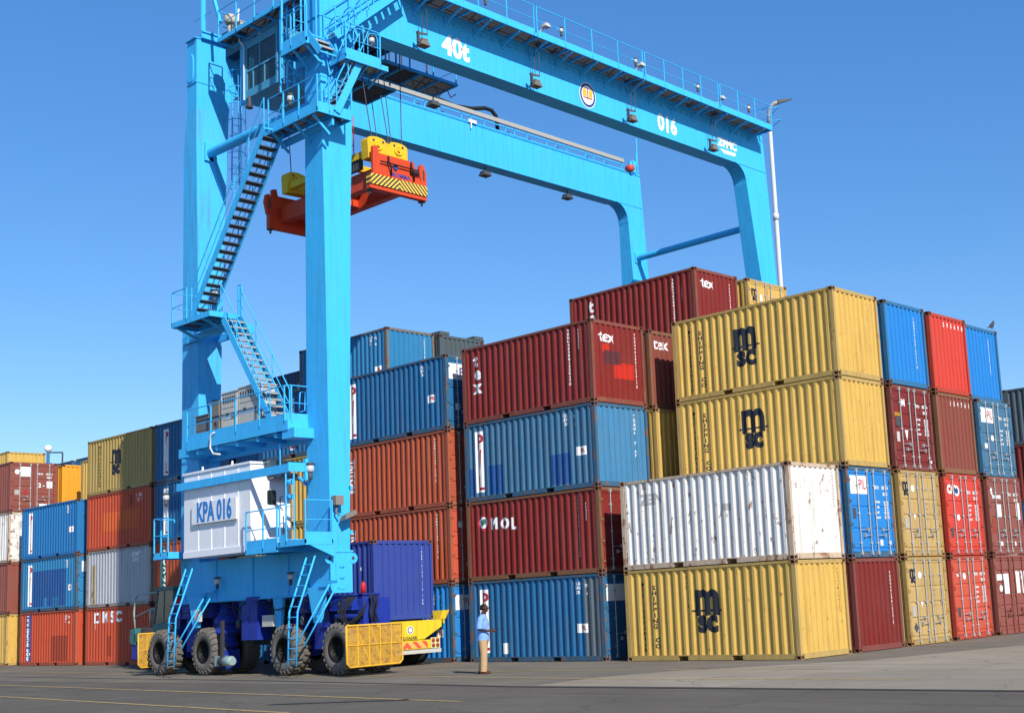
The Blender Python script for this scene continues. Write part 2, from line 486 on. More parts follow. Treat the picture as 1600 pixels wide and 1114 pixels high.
def bars_mesh(s, k):
    mb = MB(); x = HX + .018
    y = s * ((.17, .80)[k]) if s > 0 else s * ((.17, .72)[k])
    mb.tube((x, y, .1), (x, y, CH - .07), .018, 8)
    for z in (.13, CH - .12): mb.box(x - .03, x + .028, y - .04, y + .035, z - .05, z + .05)
    for z in (.42, 1.25, 2.05): mb.box(x - .032, x + .012, y - .05, y + .05, z - .025, z + .025)
    hz = .78 if k else .62
    yy = y + (.36 if k == 0 else -.36) * (1 if s > 0 else -1)
    mb.bar((x + .03, y, hz), (x + .035, yy, hz + .02), .03, .012)
    mb.box(x - .03, x + .045, min(yy, yy + .05), max(yy, yy + .05), hz - .04, hz + .06)
    return mb.mesh('locking_bar')
def hinge_mesh(s):
    mb = MB()
    for z in (0,):
        y = s * (HY - .1)
        mb.box(HX - .012, HX + .012, min(y - s * .08, y + s * .045), max(y - s * .08, y + s * .045), z - .035, z + .035)
        mb.tube((HX + .008, y + s * .04, z - .07), (HX + .008, y + s * .04, z + .07), .016, 8)
    return mb.mesh('hinge')
RIBS = {'a': (.80, 1.42), 'b': (.78, 1.22, 1.68), 'c': (.55, .92, 1.3, 1.68, 2.05)}
for k_, r_ in RIBS.items():
    for s_ in (-1, 1): ME['door' + k_ + str(s_)] = door_mesh(r_, s_)
for s_ in (-1, 1):
    for k_ in (0, 1): ME['bars%d%d' % (s_, k_)] = bars_mesh(s_, k_)
    ME['hinge%d' % s_] = hinge_mesh(s_)

# lettering ------------------------------------------------------
def text_mesh(txt, size, bold=0., spacing=1., line=1., align='CENTER', sx=1.):
    cu = bpy.data.curves.new('text', 'FONT'); cu.body = txt; cu.size = size; cu.offset = bold
    cu.space_character = spacing; cu.space_line = line; cu.align_x = align; cu.align_y = 'CENTER'
    cu.resolution_u = 3; cu.fill_mode = 'FRONT'
    ob = bpy.data.objects.new('text', cu)
    me = bpy.data.meshes.new_from_object(ob)
    bpy.data.objects.remove(ob); bpy.data.curves.remove(cu)
    bm = bmesh.new(); bm.from_mesh(me); bpy.data.meshes.remove(me)
    for v in bm.verts: v.co.x *= sx
    return bm
def rect_bm(w, h):
    bm = bmesh.new()
    bm.faces.new([bm.verts.new(p) for p in ((-w / 2, -h / 2, 0), (w / 2, -h / 2, 0), (w / 2, h / 2, 0), (-w / 2, h / 2, 0))])
    return bm
def disc_bm(r, n=28, r0=0):
    bm = bmesh.new()
    o = [bm.verts.new((r * math.cos(2 * math.pi * k / n), r * math.sin(2 * math.pi * k / n), 0)) for k in range(n)]
    if r0:
        i = [bm.verts.new((r0 * math.cos(2 * math.pi * k / n), r0 * math.sin(2 * math.pi * k / n), 0)) for k in range(n)]
        for k in range(n): bm.faces.new((o[k], o[(k + 1) % n], i[(k + 1) % n], i[k]))
    else: bm.faces.new(o)
    return bm
def poly_bm(pts):
    bm = bmesh.new(); bm.faces.new([bm.verts.new((p[0], p[1], 0)) for p in pts]); return bm
def drape(name, bm, mat, parent, face, s0, z0, rot=0, lift=.003, skew=0):
    """lay a flat outline on the container's side ('side'), end ('end') or door ('door') at s0, z0"""
    c, s_ = math.cos(rot), math.sin(rot)
    for v in bm.verts:
        x, y = v.co.x, v.co.y
        v.co.x = s0 + x * c - y * s_; v.co.y = z0 + x * s_ + y * c; v.co.z = 0
    if face in ('side', 'end'):
        lo = min(v.co.x for v in bm.verts); hi = max(v.co.x for v in bm.verts)
        for b in (SB if face == 'side' else EB):
            if lo + 1e-4 < b < hi - 1e-4:
                bmesh.ops.bisect_plane(bm, geom=bm.verts[:] + bm.edges[:] + bm.faces[:], plane_co=(b, 0, 0), plane_no=(1, 0, 0), dist=1e-5)
    for v in bm.verts:
        s, z = v.co.x, v.co.y
        if face == 'side': v.co = Vector((s, -(HY - SIDE0 - side_d(s) + lift), z))
        elif face == 'end': v.co = Vector((HX - END0 - end_d(s) + lift, s, z))
        else: v.co = Vector((HX - .0105 + lift, s, z))
    me = bpy.data.meshes.new(name); bm.to_mesh(me); bm.free()
    return put(name, me, mat, parent)

# colours
def cp(name, col, **k): return paint(name, col, **k)
PC = {
 'yellow': cp('container_yellow', (.63, .40, .095), fade=.2, dirt=.45, rust=.38, dirtcol=(.22, .12, .035)),
 'yellow_tan': cp('container_yellow_tan', (.50, .33, .12), fade=.3, dirt=.6, rust=.3, dirtcol=(.18, .11, .05)),
 'yellow_dark': cp('container_mustard', (.42, .29, .09), fade=.2, dirt=.35, rust=.08),
 'white': cp('container_white', (.74, .715, .665), fade=.1, dirt=.4, rust=.52),
 'grey': cp('container_grey_white', (.42, .44, .46), fade=.2, dirt=.4, rust=.2),
 'maroon': cp('container_maroon', (.19, .022, .018), fade=.2, dirt=.45, rust=.22),
 'maroon_dusty': cp('container_maroon_dusty', (.26, .075, .055), fade=.4, dirt=.35, rust=.2),
 'tex': cp('container_dark_red', (.21, .022, .018), fade=.18, dirt=.45, rust=.2),
 'brown': cp('container_brown_red', (.24, .060, .04), fade=.25, dirt=.45, rust=.25),
 'orange': cp('container_brick_orange', (.43, .085, .035), fade=.2, dirt=.45, rust=.22),
 'red': cp('container_red', (.60, .055, .035), fade=.2, dirt=.25, rust=.06),
 'redo': cp('container_red_orange', (.55, .085, .045), fade=.25, dirt=.3, rust=.08),
 'ham': cp('container_orange_red', (.52, .075, .03), fade=.2, dirt=.3, rust=.06),
 'bright_orange': cp('container_amber', (.78, .33, .03), fade=.1, dirt=.35, rust=.15),
 'blue': cp('container_blue', (.018, .13, .29), fade=.2, dirt=.45, rust=.22),
 'blue_bright': cp('container_bright_blue', (.02, .21, .56), fade=.12, dirt=.2, rust=.05),
 'blue_sky': cp('container_sky_blue', (.028, .20, .40), fade=.25, dirt=.3, rust=.08),
 'blue_fade': cp('container_faded_blue', (.05, .16, .27), fade=.45, dirt=.4, rust=.15),
 'blue_mid': cp('container_mid_blue', (.018, .17, .42), fade=.15, dirt=.3, rust=.12),
 'blue_end': cp('container_dull_blue', (.055, .21, .38), fade=.35, dirt=.4, rust=.3),
 'violet': cp('container_violet_blue', (.035, .065, .30), fade=.15, dirt=.25, rust=.04),
 'slate': cp('container_slate', (.075, .10, .11), fade=.3, dirt=.35, rust=.12),
 'shaded_blue': cp('container_shaded_blue', (.03, .08, .14), fade=.2, dirt=.45, rust=.22),  # dark body colour stands in for the shadow over this container
}
CST = {}
def cast_mat(key):
    """corner castings: rust breaking through the body colour"""
    if key not in CST:
        col = PC_RAW.get(key, (.2, .1, .06))
        CST[key] = paint('casting_' + key, tuple(a * .35 + b * .65 for a, b in zip(col, (.17, .075, .04))), rough=.8, fade=.2, dirt=.5, rust=.8, bump=.08)
    return CST[key]
PC_RAW = {'yellow': (.5, .35, .12), 'white': (.5, .4, .3), 'blue': (.05, .12, .22), 'maroon': (.2, .05, .04), 'slate': (.08, .09, .09)}
def post_mat(key):
    n = 'post_' + key
    if n in MATS: return MATS[n]
    base = {'yellow': (.46, .31, .10), 'yellow_tan': (.40, .26, .09), 'white': (.55, .42, .30), 'blue': (.04, .12, .20), 'blue_bright': (.03, .15, .30), 'blue_sky': (.16, .16, .14),
            'tex': (.22, .06, .045), 'maroon': (.20, .055, .045), 'brown': (.22, .10, .05), 'orange': (.38, .10, .05), 'grey': (.34, .30, .26), 'ham': (.42, .09, .045), 'red': (.45, .05, .03), 'redo': (.42, .06, .035)}.get(key)
    if base is None: return PC[key]
    return paint(n, base, rough=.6, fade=.2, dirt=.4, rust=.75 if key in ('white', 'blue', 'grey', 'tex', 'blue_sky') else .45)

class Container:
    def __init__(s, u, v, z, key, label, end='plain', name='shipping_container', group=None, post=None, bars='light', dz=0, cat='container', lite=False, doorkey=None, endkey=None):
        s.r = r = thing(name, (u - HX, v + HY, z), label, cat, group)
        s.key = key; body = PC[key]; pm = post_mat(post or key)
        put('frame', ME['frame'], pm, r); s.side = put('side_panel', ME['side-'], body, r)
        s.back = put('side_panel', ME['side+'], body, r)
        put('roof', ME['roof'], body, r)
        put('end_panel', ME['end-'], body, r)
        s.doors = {}
        if end == 'plain': s.end = put('end_panel', ME['end+'], PC[endkey] if endkey else body, r)
        else:
            for sg in (-1, 1):
                d = put('door', ME['door%s%d' % (end, sg)], PC[doorkey] if doorkey else body, r); s.doors[sg] = d
                for k in (0, 1): put('locking_bar', ME['bars%d%d' % (sg, k)], GALV if bars == 'light' else body, d)
                [put('hinge', ME['hinge%d' % sg], pm, d, (0, 0, z_)) for z_ in (.35, .95, 1.6, 2.2)]
        if not lite:
            cm = cast_mat(key if key in PC_RAW else ('maroon' if key in ('tex', 'brown', 'orange', 'maroon_dusty', 'red', 'redo', 'ham') else ('blue' if 'blue' in key or key in ('violet',) else ('yellow' if 'yellow' in key else 'slate'))))
            for sx in (-1, 1):
                for sy in (-1, 1):
                    for zz in (0, CH - .118):
                        c = put('corner_casting', ME['cast'], [cm, HOLE], r, (sx * HX, sy * HY, zz))
                        c.scale = (sx, -sy, 1)
    def t(s, face, txt, x, z, size, mat=None, rot=0, name='lettering', **k):
        par = s.side if face == 'side' else (s.end if face == 'end' else s.doors[-1 if x < 0 else 1])
        return drape(name, text_mesh(txt, size, **k), mat or WTXT, par, face, x, z, rot)
    def p(s, face, w, h, x, z, mat, lift=.0018, name='paint_patch', rot=0):
        par = s.side if face == 'side' else (s.end if face == 'end' else s.doors[-1 if x < 0 else 1])
        return drape(name, rect_bm(w, h), mat, par, face, x, z, rot, lift)
    def b(s, face, bm, x, z, mat, lift=.003, name='emblem'):
        par = s.side if face == 'side' else (s.end if face == 'end' else s.doors[-1 if x < 0 else 1])
        return drape(name, bm, mat, par, face, x, z, 0, lift)
    # recurring artwork
    def stack(s, face, txt, x, ztop, size, pitch, mat=None, bold=0, sx=1.):
        return s.t(face, '\n'.join(txt), x, ztop - pitch * (len(txt) - 1) / 2, size, mat, line=pitch / size, bold=bold, sx=sx)
    def msc(s, x=-.35, z=1.42, k=1.):
        s.t('side', 'm', x, z + .26 * k, 1.34 * k, BTXT, bold=.055 * k, name='emblem', sx=.86)
        s.t('side', 'sc', x, z - .36 * k, .86 * k, BTXT, bold=.045 * k, name='emblem', sx=.95)
        s.p('side', 1.05 * k, .05, x, z - .06 * k, BTXT, lift=.0034, name='emblem')
    def msc_rows(s, x=-HX + .68):
        s.stack('side', 'MEDITERRANEAN', x, 2.16, .17, .155, BTXT, bold=.003, sx=1.15)
        s.stack('side', 'SHIPPING', x + .42, 2.05, .17, .155, BTXT, bold=.006, sx=1.1)
        s.stack('side', 'CO', x + .47, .58, .17, .17, BTXT, bold=.006, sx=1.1)
    def pil(s, x=-HX + .72, zc=1.3):
        s.p('side', .37, 2.02, x, zc, WTXT, lift=.002, name='white_strip')
        for ch, z, sy in (('P', zc + .64, 1), ('I', zc + .06, 1), ('L', zc - .72, 1)):
            bm = text_mesh(ch, .60, bold=.014, sx=.92)
            if ch == 'I':
                for v in bm.verts: v.co.x += .16 * v.co.y; v.co.y *= 1.25
            for v in bm.verts: v.co.y *= 1.1
            drape('lettering', bm, RTXT, s.side, 'side', x + .03, z, 0, .0042)
    def codes(s, x=HX - 1.15, z=2.25, mat=None, box=True, col2=True):
        m = mat or WTXT
        s.t('side', 'CLU\n293\n22', x, z - .12, .125, m, line=1.05, bold=.004)
        if col2: s.t('side', '72\n\n4', x + .36, z - .18, .12, m, bold=.004)
    def smallbox(s, x=HX - .95, z=.98):
        s.p('side', .42, .27, x, z, WTXT, lift=.002, name='sticker')
        s.t('side', 'PIL', x + .06, z, .17, RTXT, bold=.008)
    def vcode(s, x, z, n=13, size=.105, mat=None, face='side'):
        s.stack(face, ('TXGU4028812201' * 2)[:n], x, z, size, size * 1.02, mat or WTXT, bold=.003, sx=.9)
    def doortext(s, mat=None, logo=None, spec=True):
        m = mat or WTXT
        s.t('door', 'UETU', .33, 2.0, .115, m, bold=.006)
        s.t('door', '292081 4', .80, 2.0, .115, m, bold=.006, sx=.78)
        s.t('door', '22G1', .80, 1.82, .12, m, bold=.006)
        if spec:
            s.t('door', 'MAX.GW\n\nTARE\n\nNET\n\nCU.CAP', .36, 1.36, .075, m, bold=.005, sx=.8)
            s.t('door', '30480 KG\n67200 LB\n2230 KG\n4920 LB\n28250 KG\n62280 LB\n33.2 CU.M', .82, 1.36, .075, m, bold=.004, sx=.8)
    def digits(s, txt, z=2.26):
        for i, ch in enumerate(txt): s.t('end', ch, -HY + .15 + .054 + EP * (3 + i), z, .2, WTXT, bold=.008, sx=.8)
    def plate(s, z=1.12, mat=None): s.p('door', .17, .3, -.92, z, mat or DGREY, lift=.003, name='safety_plate')
RP = 2.81
def at(bay_u, row, lev): return bay_u, row * RP + {-7.05: .14, -13.91: .11}.get(bay_u, 0), (lev - 1) * CH

U1, U2, U3, U4, U5, U6, U7, U8 = 0, -7.05, -13.91, -20.87, -27.5, -33.82, -40.86, -48.5
G = 'shipping containers stacked in the yard'
def C(bay, row, lev, key, label, **k):
    u, v, z = at(bay, row, lev)
    return Container(u + k.pop('du', 0), v + k.pop('dv', 0), z, key, label, group=G, **k)
blue_patch = paint('fresh_blue_patch', (.014, .08, .26), fade=.25, dirt=.4, rust=.05)
orange_patch = paint('fresh_orange_patch', (.60, .11, .03), fade=.05, dirt=.1, rust=0)
red_patch = paint('fresh_red_patch', (.50, .03, .018), fade=.05, dirt=.1, rust=0)
maroon_patch = paint('dark_maroon_patch', (.10, .03, .035), fade=.05, dirt=.1, rust=0)
brown_patch = paint('dull_red_patch', (.30, .05, .025), fade=.05, dirt=.1, rust=0)
grey_patch = paint('grey_blue_patch', (.10, .13, .15), fade=.2, dirt=.3, rust=.05)

# --- right-hand bay, front row
c = C(U1, 0, 1, 'yellow', 'yellow container with black lettering on the ground, under the white rusty one')
c.msc(-.02); c.msc_rows(); c.vcode(.85, 2.3, 12, .1, BTXT, 'end')
c = C(U1, 0, 2, 'white', 'white rust-streaked container with faded grey marks, alone of its colour beside the four-high stacks')
c.t('side', 'ZEIN', -1.85, 1.98, .42, GTXT, bold=.02, sx=.9)
c.p('side', .3, .2, .85, 1.55, GTXT); c.t('side', 'ZAE\n313 88\n220', 1.75, 2.24, .13, GTXT, line=1.05); c.vcode(.9, 2.35, 11, .09, GTXT, 'end')
# --- right-hand bay, second row
c = C(U1, 1, 1, 'maroon', 'dull maroon container with a plain ribbed end, on the ground beside the front yellow one', endkey='maroon')
c.vcode(.72, 2.15, 15, .1, None, 'end')
c = C(U1, 1, 2, 'blue_bright', 'bright blue barred doors with a white name panel, between the white container and mustard doors', end='a', post='blue')
c.p('door', .86, .52, -.62, 2.06, WTXT, lift=.002, name='name_panel'); c.t('door', 'PIL', -.42, 2.06, .40, RTXT, bold=.006, sx=.75); c.t('door', '≡', -.86, 2.06, .3, GTXT)
c.doortext(); c.plate(1.25); c.p('door', .15, .16, .42, .42, WTXT, name='sticker', lift=.003); c.p('door', .15, .1, .87, .42, WTXT, name='sticker', lift=.003)
c = C(U1, 1, 3, 'yellow', 'lower of the two big yellow lettered containers stacked behind the white one')
c.msc(-.1, 1.5); c.msc_rows(); c.vcode(.85, 2.3, 10, .1, TTXT, 'end')
c = C(U1, 1, 4, 'yellow', 'topmost big yellow container at the front right, with black lettering and sky above it')
c.msc(-.2, 1.42); c.msc_rows(); c.vcode(.85, 2.3, 8, .1, TTXT, 'end')
# --- third row
for lev, lab in ((1, 'mustard container on the ground with a dark hazard diamond on its left door'), (2, 'mustard container with barred doors directly under the maroon barred doors')):
    c = C(U1, 2, lev, 'yellow_tan', lab, end='b', du=.02)
    c.t('door', 'm', -.83, 2.14, .5, BTXT, bold=.02); c.t('door', 'sc', -.83, 1.93, .32, BTXT, bold=.016)
    c.b('door', disc_bm(.1), -.42, 2.04, WTXT, name='sticker'); c.doortext(TTXT); c.plate(1.0, GTXT)
    c.b('door', poly_bm([(-.07, .08), (.07, .08), (0, -.09)]), -.42, 1.18, WTXT, name='sticker')
    if lev == 1: c.b('door', poly_bm([(-.13, 0), (0, -.15), (.13, 0), (0, .15)]), -.86, .52, DGREY, name='hazard_diamond')
c = C(U1, 2, 3, 'maroon', 'maroon container with white-barred doors above the mustard doors and below a plain blue end', end='c', du=-.02)
c.doortext(); c.plate(1.0, GREY); c.t('door', 'SOLD', -.88, 1.68, .13, plain('amber_lettering', (.6, .35, .03)), bold=.006); c.p('door', .26, .3, -.86, 1.46, DGREY, name='sticker', lift=.003)
c.b('door', poly_bm([(-.1, .16), (.1, .16), (0, -.16)]), -.42, 1.06, WTXT, name='sticker'); c.t('door', 'N', -.5, 2.05, .26, WTXT, bold=.02); c.b('door', disc_bm(.05), .95, .3, WTXT, name='sticker')
c = C(U1, 2, 4, 'blue_bright', 'plain bright blue container end directly right of the topmost yellow one', du=0); c.vcode(.62, 2.2, 16, .1, None, 'end')
# --- fourth row
c = C(U1, 3, 1, 'redo', 'dusty orange-red container with barred doors standing on the ground', end='c', du=.0)
c.doortext(); c.plate(.85, DGREY); c.b('door', disc_bm(.1), -.42, 1.95, WTXT, name='sticker'); c.t('door', 'TRI', -.85, 1.98, .1, WTXT, bold=.006)
c = C(U1, 3, 2, 'red', 'bright orange-red container with barred doors and large white initials', end='b', du=.0, doorkey='red')
c.t('door', 'CAI', -.78, 2.07, .36, WTXT, bold=.022, sx=.9); c.b('door', disc_bm(.17, r0=.10), -.43, 2.04, WTXT); c.b('door', disc_bm(.1), -.43, 2.04, NTXT)
c.doortext(); c.plate(.72, DGREY); c.b('door', disc_bm(.1), -.45, 1.2, WTXT, name='sticker')
c = C(U1, 3, 3, 'brown', 'worn brown-red container with a plain end and a row of white digits', du=-.02)
c.digits('154761')
c = C(U1, 3, 4, 'red', 'clean scarlet container with a plain end on top between two bright blue ones', du=-.02)
c.digits('595698')
# --- fifth row
c = C(U1, 4, 1, 'maroon_dusty', 'dust-covered maroon container with barred doors on the ground at the far right of the stack', end='c', bars='dark', du=.04)
c.doortext(spec=False); c.p('door', .5, .2, -.85, 1.86, WTXT, name='sticker'); c.p('door', .34, .66, -.42, 1.64, WTXT, name='sticker'); c.p('door', .26, .7, .42, 1.66, WTXT, name='sticker'); c.p('door', .26, .72, .85, 1.66, WTXT, name='sticker'); c.b('door', disc_bm(.11), -.85, 1.5, WTXT, name='sticker')
c = C(U1, 4, 2, 'maroon_dusty', 'faded maroon container with barred doors and square white stickers, above the dust-covered one', end='b', bars='light', du=.05)
c.doortext(spec=False); c.t('door', 't', -.95, 2.1, .34, WTXT, bold=.02); c.t('door', 'TEXTAINER', -.62, 1.9, .15, WTXT, bold=.01, sx=.8)
c.p('door', .32, .42, -.5, 1.45, WTXT, name='sticker'); c.p('door', .28, .56, .9, 1.45, WTXT, name='sticker'); c.p('door', .26, .5, -.93, .95, brown_patch)
c.p('door', .16, .14, -.5, .36, WTXT, name='sticker', lift=.003); c.p('door', .1, .14, .5, .36, WTXT, name='sticker', lift=.003)
c = C(U1, 4, 3, 'blue_fade', 'slate-blue barred doors with a white name panel, one below the top right corner', end='a', du=-.02)
c.p('door', .86, .5, -.62, 2.06, WTXT, lift=.002, name='name_panel'); c.t('door', 'PIL', -.42, 2.06, .40, RTXT, bold=.006, sx=.75); c.doortext(); c.b('door', disc_bm(.1), -.35, 1.3, WTXT, name='sticker'); c.p('door', .2, .16, -.85, 1.02, WTXT, name='sticker', lift=.003)
c = C(U1, 4, 4, 'blue_bright', 'plain bright blue container end at the top right with a bird on its corner', du=-.25, dv=-.02); c.vcode(.5, 2.2, 14, .09, None, 'end')

# --- block behind on the far right
for lev, key, lab in ((4, 'slate', 'dark slate container side at the right edge, top of the distant stack'), (3, 'maroon', 'deep maroon container side at the right edge, second from the top of the distant stack'),
                      (2, 'blue', 'blue container side at the right edge, third from the top of the distant stack'), (1, 'blue_sky', 'light blue container at the right edge, lowest of the distant stack')):
    Container(-.62, 27.2, (lev - 1) * CH, key, lab, group=G)
    
# --- second bay, front row
c = C(U2, 0, 1, 'blue', 'blue container with a white strip and red lettering on the ground behind the standing man', end='a')
c.pil(); c.codes(1.95, 2.3); c.smallbox(); c.p('side', .2, .34, -1.35, .42, WTXT, name='sticker'); c.p('side', .62, 2.3, HX - .5, 1.3, grey_patch, lift=.0012)
c.p('door', .9, .5, -.62, 2.0, WTXT, name='name_panel')
c = C(U2, 0, 2, 'tex', 'deep maroon container with a small round emblem and widely spaced white letters on its side', end='a', post='brown')
c.b('side', disc_bm(.25), -2.25, 1.86, RTXT); c.b('side', disc_bm(.19), -2.25, 1.88, WTXT, lift=.0045); c.b('side', poly_bm([(-.14, .02), (.1, .12), (.14, -.02), (.0, -.14)]), -2.25, 1.9, plain('emblem_green', (.05, .16, .12)), lift=.006)
c.t('side', 'M', -1.72, 1.80, .50, WTXT, bold=.02, sx=.9); c.t('side', 'O', -1.2, 1.77, .50, WTXT, bold=.02, sx=.9); c.t('side', 'L', -.78, 1.74, .50, WTXT, bold=.02, sx=.9)
c.vcode(2.1, 2.36, 17, .11); c.vcode(2.45, 2.1, 6, .09)
c = C(U2, 0, 3, 'blue_fade', 'greyish blue container with brighter blue touch-up patches and a white strip with red lettering', endkey='blue_end', post='blue')
c.pil(); c.codes(1.75, 2.3); c.smallbox(2.35, 1.15)
c.p('side', .72, .95, -1.55, .65, blue_patch, lift=.0012); c.p('side', .3, .9, -2.75, .65, blue_patch, lift=.0012); c.p('side', .9, .95, 1.45, .68, blue_patch, lift=.0012)
c.vcode(.62, 2.25, 5, .13, None, 'end'); c.t('end', '7\n\n4\n7', .62, 1.2, .13, bold=.004)
c = C(U2, 0, 4, 'tex', 'dark red container with stacked white letters and bright red touch-up patches on its end')
c.t('side', 't', -2.35, 2.1, .62, WTXT, bold=.026); c.t('side', 'e', -2.3, 1.66, .62, WTXT, bold=.026); c.t('side', 'x', -2.3, 1.2, .62, WTXT, bold=.026)
c.t('end', 'tex', -.5, 2.08, .52, WTXT, bold=.008); c.vcode(.85, 2.3, 16, .11, None, 'end'); c.vcode(2.0, 2.36, 16, .11); c.vcode(2.45, 2.3, 7, .09)
c.p('end', .36, .28, -.55, 1.72, red_patch); c.p('end', .9, .5, .25, 1.06, red_patch); c.p('end', .75, .42, -.25, 1.45, maroon_patch, lift=.0026)
# second bay, rows behind
c = C(U2, 1, 4, 'brown', 'brown container end with white letters half in shadow, squeezed behind the dark red one', du=-.09)
c.t('end', 'tex', -.6, 2.15, .52, WTXT, bold=.008)
c = C(U2, 1, 3, 'yellow', 'yellow container end showing narrowly between the greyish blue container and the big yellow ones', du=.03)
c = C(U2, 2, 5, 'tex', 'highest dark red container, raised above the rest in front of the crane\'s far legs', du=-.28)
c.t('side', 't', -1.95, 2.1, .62, WTXT, bold=.026); c.t('side', 'e', -1.9, 1.66, .62, WTXT, bold=.026); c.t('side', 'x', -1.9, 1.2, .62, WTXT, bold=.026)
c.t('end', 'tex', -.5, 2.1, .52, WTXT, bold=.008); c.vcode(.75, 2.2, 14, .11, None, 'end'); c.vcode(2.0, 2.3, 16, .11); c.vcode(2.4, 2.0, 5, .11)
c = C(U2, 3, 5, 'yellow', 'small yellow container doors peeping out beside the highest dark red container', end='b', du=-.1)
c.t('door', 'm', -.83, 2.14, .5, BTXT, bold=.02); c.t('door', 'sc', -.83, 1.9, .32, BTXT, bold=.016); c.p('door', .14, .24, -.42, 1.95, WTXT, name='sticker'); c.doortext(TTXT)

# --- third bay
c = C(U3, 0, 1, 'blue_bright', 'blue container on the ground partly hidden by the loaded yellow trailer', end='a', post='blue')
c.smallbox(2.3, .95); c.codes(2.0, 2.2); c.p('door', .9, .5, -.62, 1.95, WTXT, name='name_panel'); c.t('door', 'PIL', -.5, 1.95, .34, RTXT)
c = C(U3, 0, 2, 'orange', 'brick-orange container behind the violet-blue one on the trailer', end='b', endkey=None, doorkey='redo')
c.t('side', 'TRITON', -HX + .62, 1.5, .42, WTXT, rot=-math.pi / 2, bold=.012, sx=.8); c.vcode(2.3, 2.3, 15, .1); c.vcode(1.9, 2.2, 12, .08, TTXT); c.p('door', .2, .2, -.75, 1.95, WTXT, name='sticker')
c = C(U3, 0, 3, 'orange', 'brick-orange container with sideways white lettering directly below a blue one', end='b', doorkey='orange')
c.t('side', 'TRITON', -HX + .62, 1.5, .42, WTXT, rot=-math.pi / 2, bold=.012, sx=.8); c.vcode(2.3, 2.3, 15, .1); c.vcode(1.9, 2.2, 12, .08, TTXT)
c = C(U3, 0, 4, 'blue', 'blue container with white strip, topmost of the front stack right of the near crane leg', end='a')
c.pil(); c.codes(1.75, 2.3); c.smallbox(2.2, 1.15); c.p('door', .95, .55, -.6, 2.02, WTXT, name='name_panel'); c.t('door', 'PIL', -.35, 2.0, .42, NTXT, bold=.01); c.p('door', .2, .22, -.72, .8, WTXT, name='sticker', lift=.003)
# --- fourth bay (behind the crane's power pack)
C(U4, 0, 1, 'blue', 'blue container on the ground hidden behind the crane wheels', lite=True)
C(U4, 0, 2, 'yellow', 'lower yellow container seen between the white machine room and the crane leg')
C(U4, 0, 3, 'yellow', 'upper yellow container seen between the white machine room and the crane leg')
c = C(U4, 0, 4, 'blue', 'blue container behind the crane, just under its electrical platform'); c.pil(.9); c.p('side', .16, .38, 2.2, 1.0, WTXT, name='sticker')
c = C(U4, 1, 5, 'blue_sky', 'sky-blue container on top behind the near crane leg, its lit end toward the right', post='blue_sky', du=-.1, dv=.28)
c.codes(1.9, 2.3); c.smallbox(2.4, .95); c.vcode(.7, 2.25, 14, .1, None, 'end')
c = C(U4, 2, 5, 'slate', 'dark grey open-top container with raised corners, behind the sky-blue one', du=-.05, dv=.15)
mb = MB()
for sy in (-1, 1): mb.box(HX - .5, HX - .01, sy * (HY - .28) - .26, sy * (HY - .28) + .26, CH + .002, CH + .14)
mb.build('raised_corner', PC['slate'], c.r, org=(0, 0, 0))
# --- fifth bay
C(U5, 0, 1, 'maroon', 'dark red container on the ground behind the teal tractor cab', lite=True)
c = C(U5, 0, 2, 'orange', 'orange container with a teal band of white letters, behind the crane\'s left leg')
c.p('side', .42, 2.2, -HX + .75, 1.3, plain('teal_band', (.02, .12, .12)), name='teal_band'); c.stack('side', 'CRONOS', -HX + .78, 2.1, .38, .36, WTXT, bold=.012)
c = C(U5, 0, 3, 'blue', 'shaded blue container with a white strip left of the crane leg, second from the top'); c.pil(-HX + .95)
c = C(U5, 0, 4, 'blue', 'shaded blue container with a white strip left of the crane leg, topmost of its stack'); c.pil(-HX + .95)
C(U5, 2, 5, 'shaded_blue', 'container coloured dark as in shade, showing as a strip beyond the crane stairs', du=.1)
# --- sixth bay
c = C(U6, 0, 1, 'ham', 'red container with large white letters and boxed emblem, left of the teal tractor')
c.t('side', 'M', -1.15, 2.12, .66, WTXT, bold=.03, sx=1.0); c.t('side', 'S', -.5, 2.12, .66, WTXT, bold=.03, sx=1.15); c.t('side', 'C', .1, 2.12, .66, WTXT, bold=.03, sx=1.1); c.p('side', .5, .46, -1.95, 2.12, WTXT, lift=.003, name='emblem'); c.p('side', .3, .26, -1.95, 2.12, brown_patch, lift=.0045, name='emblem'); c.p('side', .08, .3, -2.12, 1.75, WTXT, name='emblem')
c.p('side', .5, .9, -.8, .85, brown_patch); c.p('side', .4, .6, 1.6, .9, grey_patch)
c = C(U6, 0, 2, 'grey', 'pale grey rust-stained container above the red one with large white letters')
c.t('side', '50308 T\n2 30', 1.6, 2.12, .24, WTXT, bold=.008); c.p('side', .34, 1.9, -2.35, 1.0, paint('rusty_text_stain', (.35, .28, .17), fade=.3, dirt=.5, rust=.75))
c = C(U6, 0, 3, 'ham', 'orange-red container with a lighter repainted band, under the mustard one at the left')
c.p('side', 3.4, .85, .1, 1.25, orange_patch); c.t('side', '1 8 8 6\n2 8 1', 1.9, 2.15, .2, WTXT, bold=.004); c.p('side', .42, .5, 1.15, 2.1, brown_patch, lift=.0026)
c = C(U6, 0, 4, 'yellow_dark', 'mustard container with big black lettering, topmost of the left-hand stacks')
c.msc(-.3, 1.45); c.stack('side', 'MEDITERRANEAN', -HX + 1.1, 2.2, .16, .15, BTXT, bold=.006)
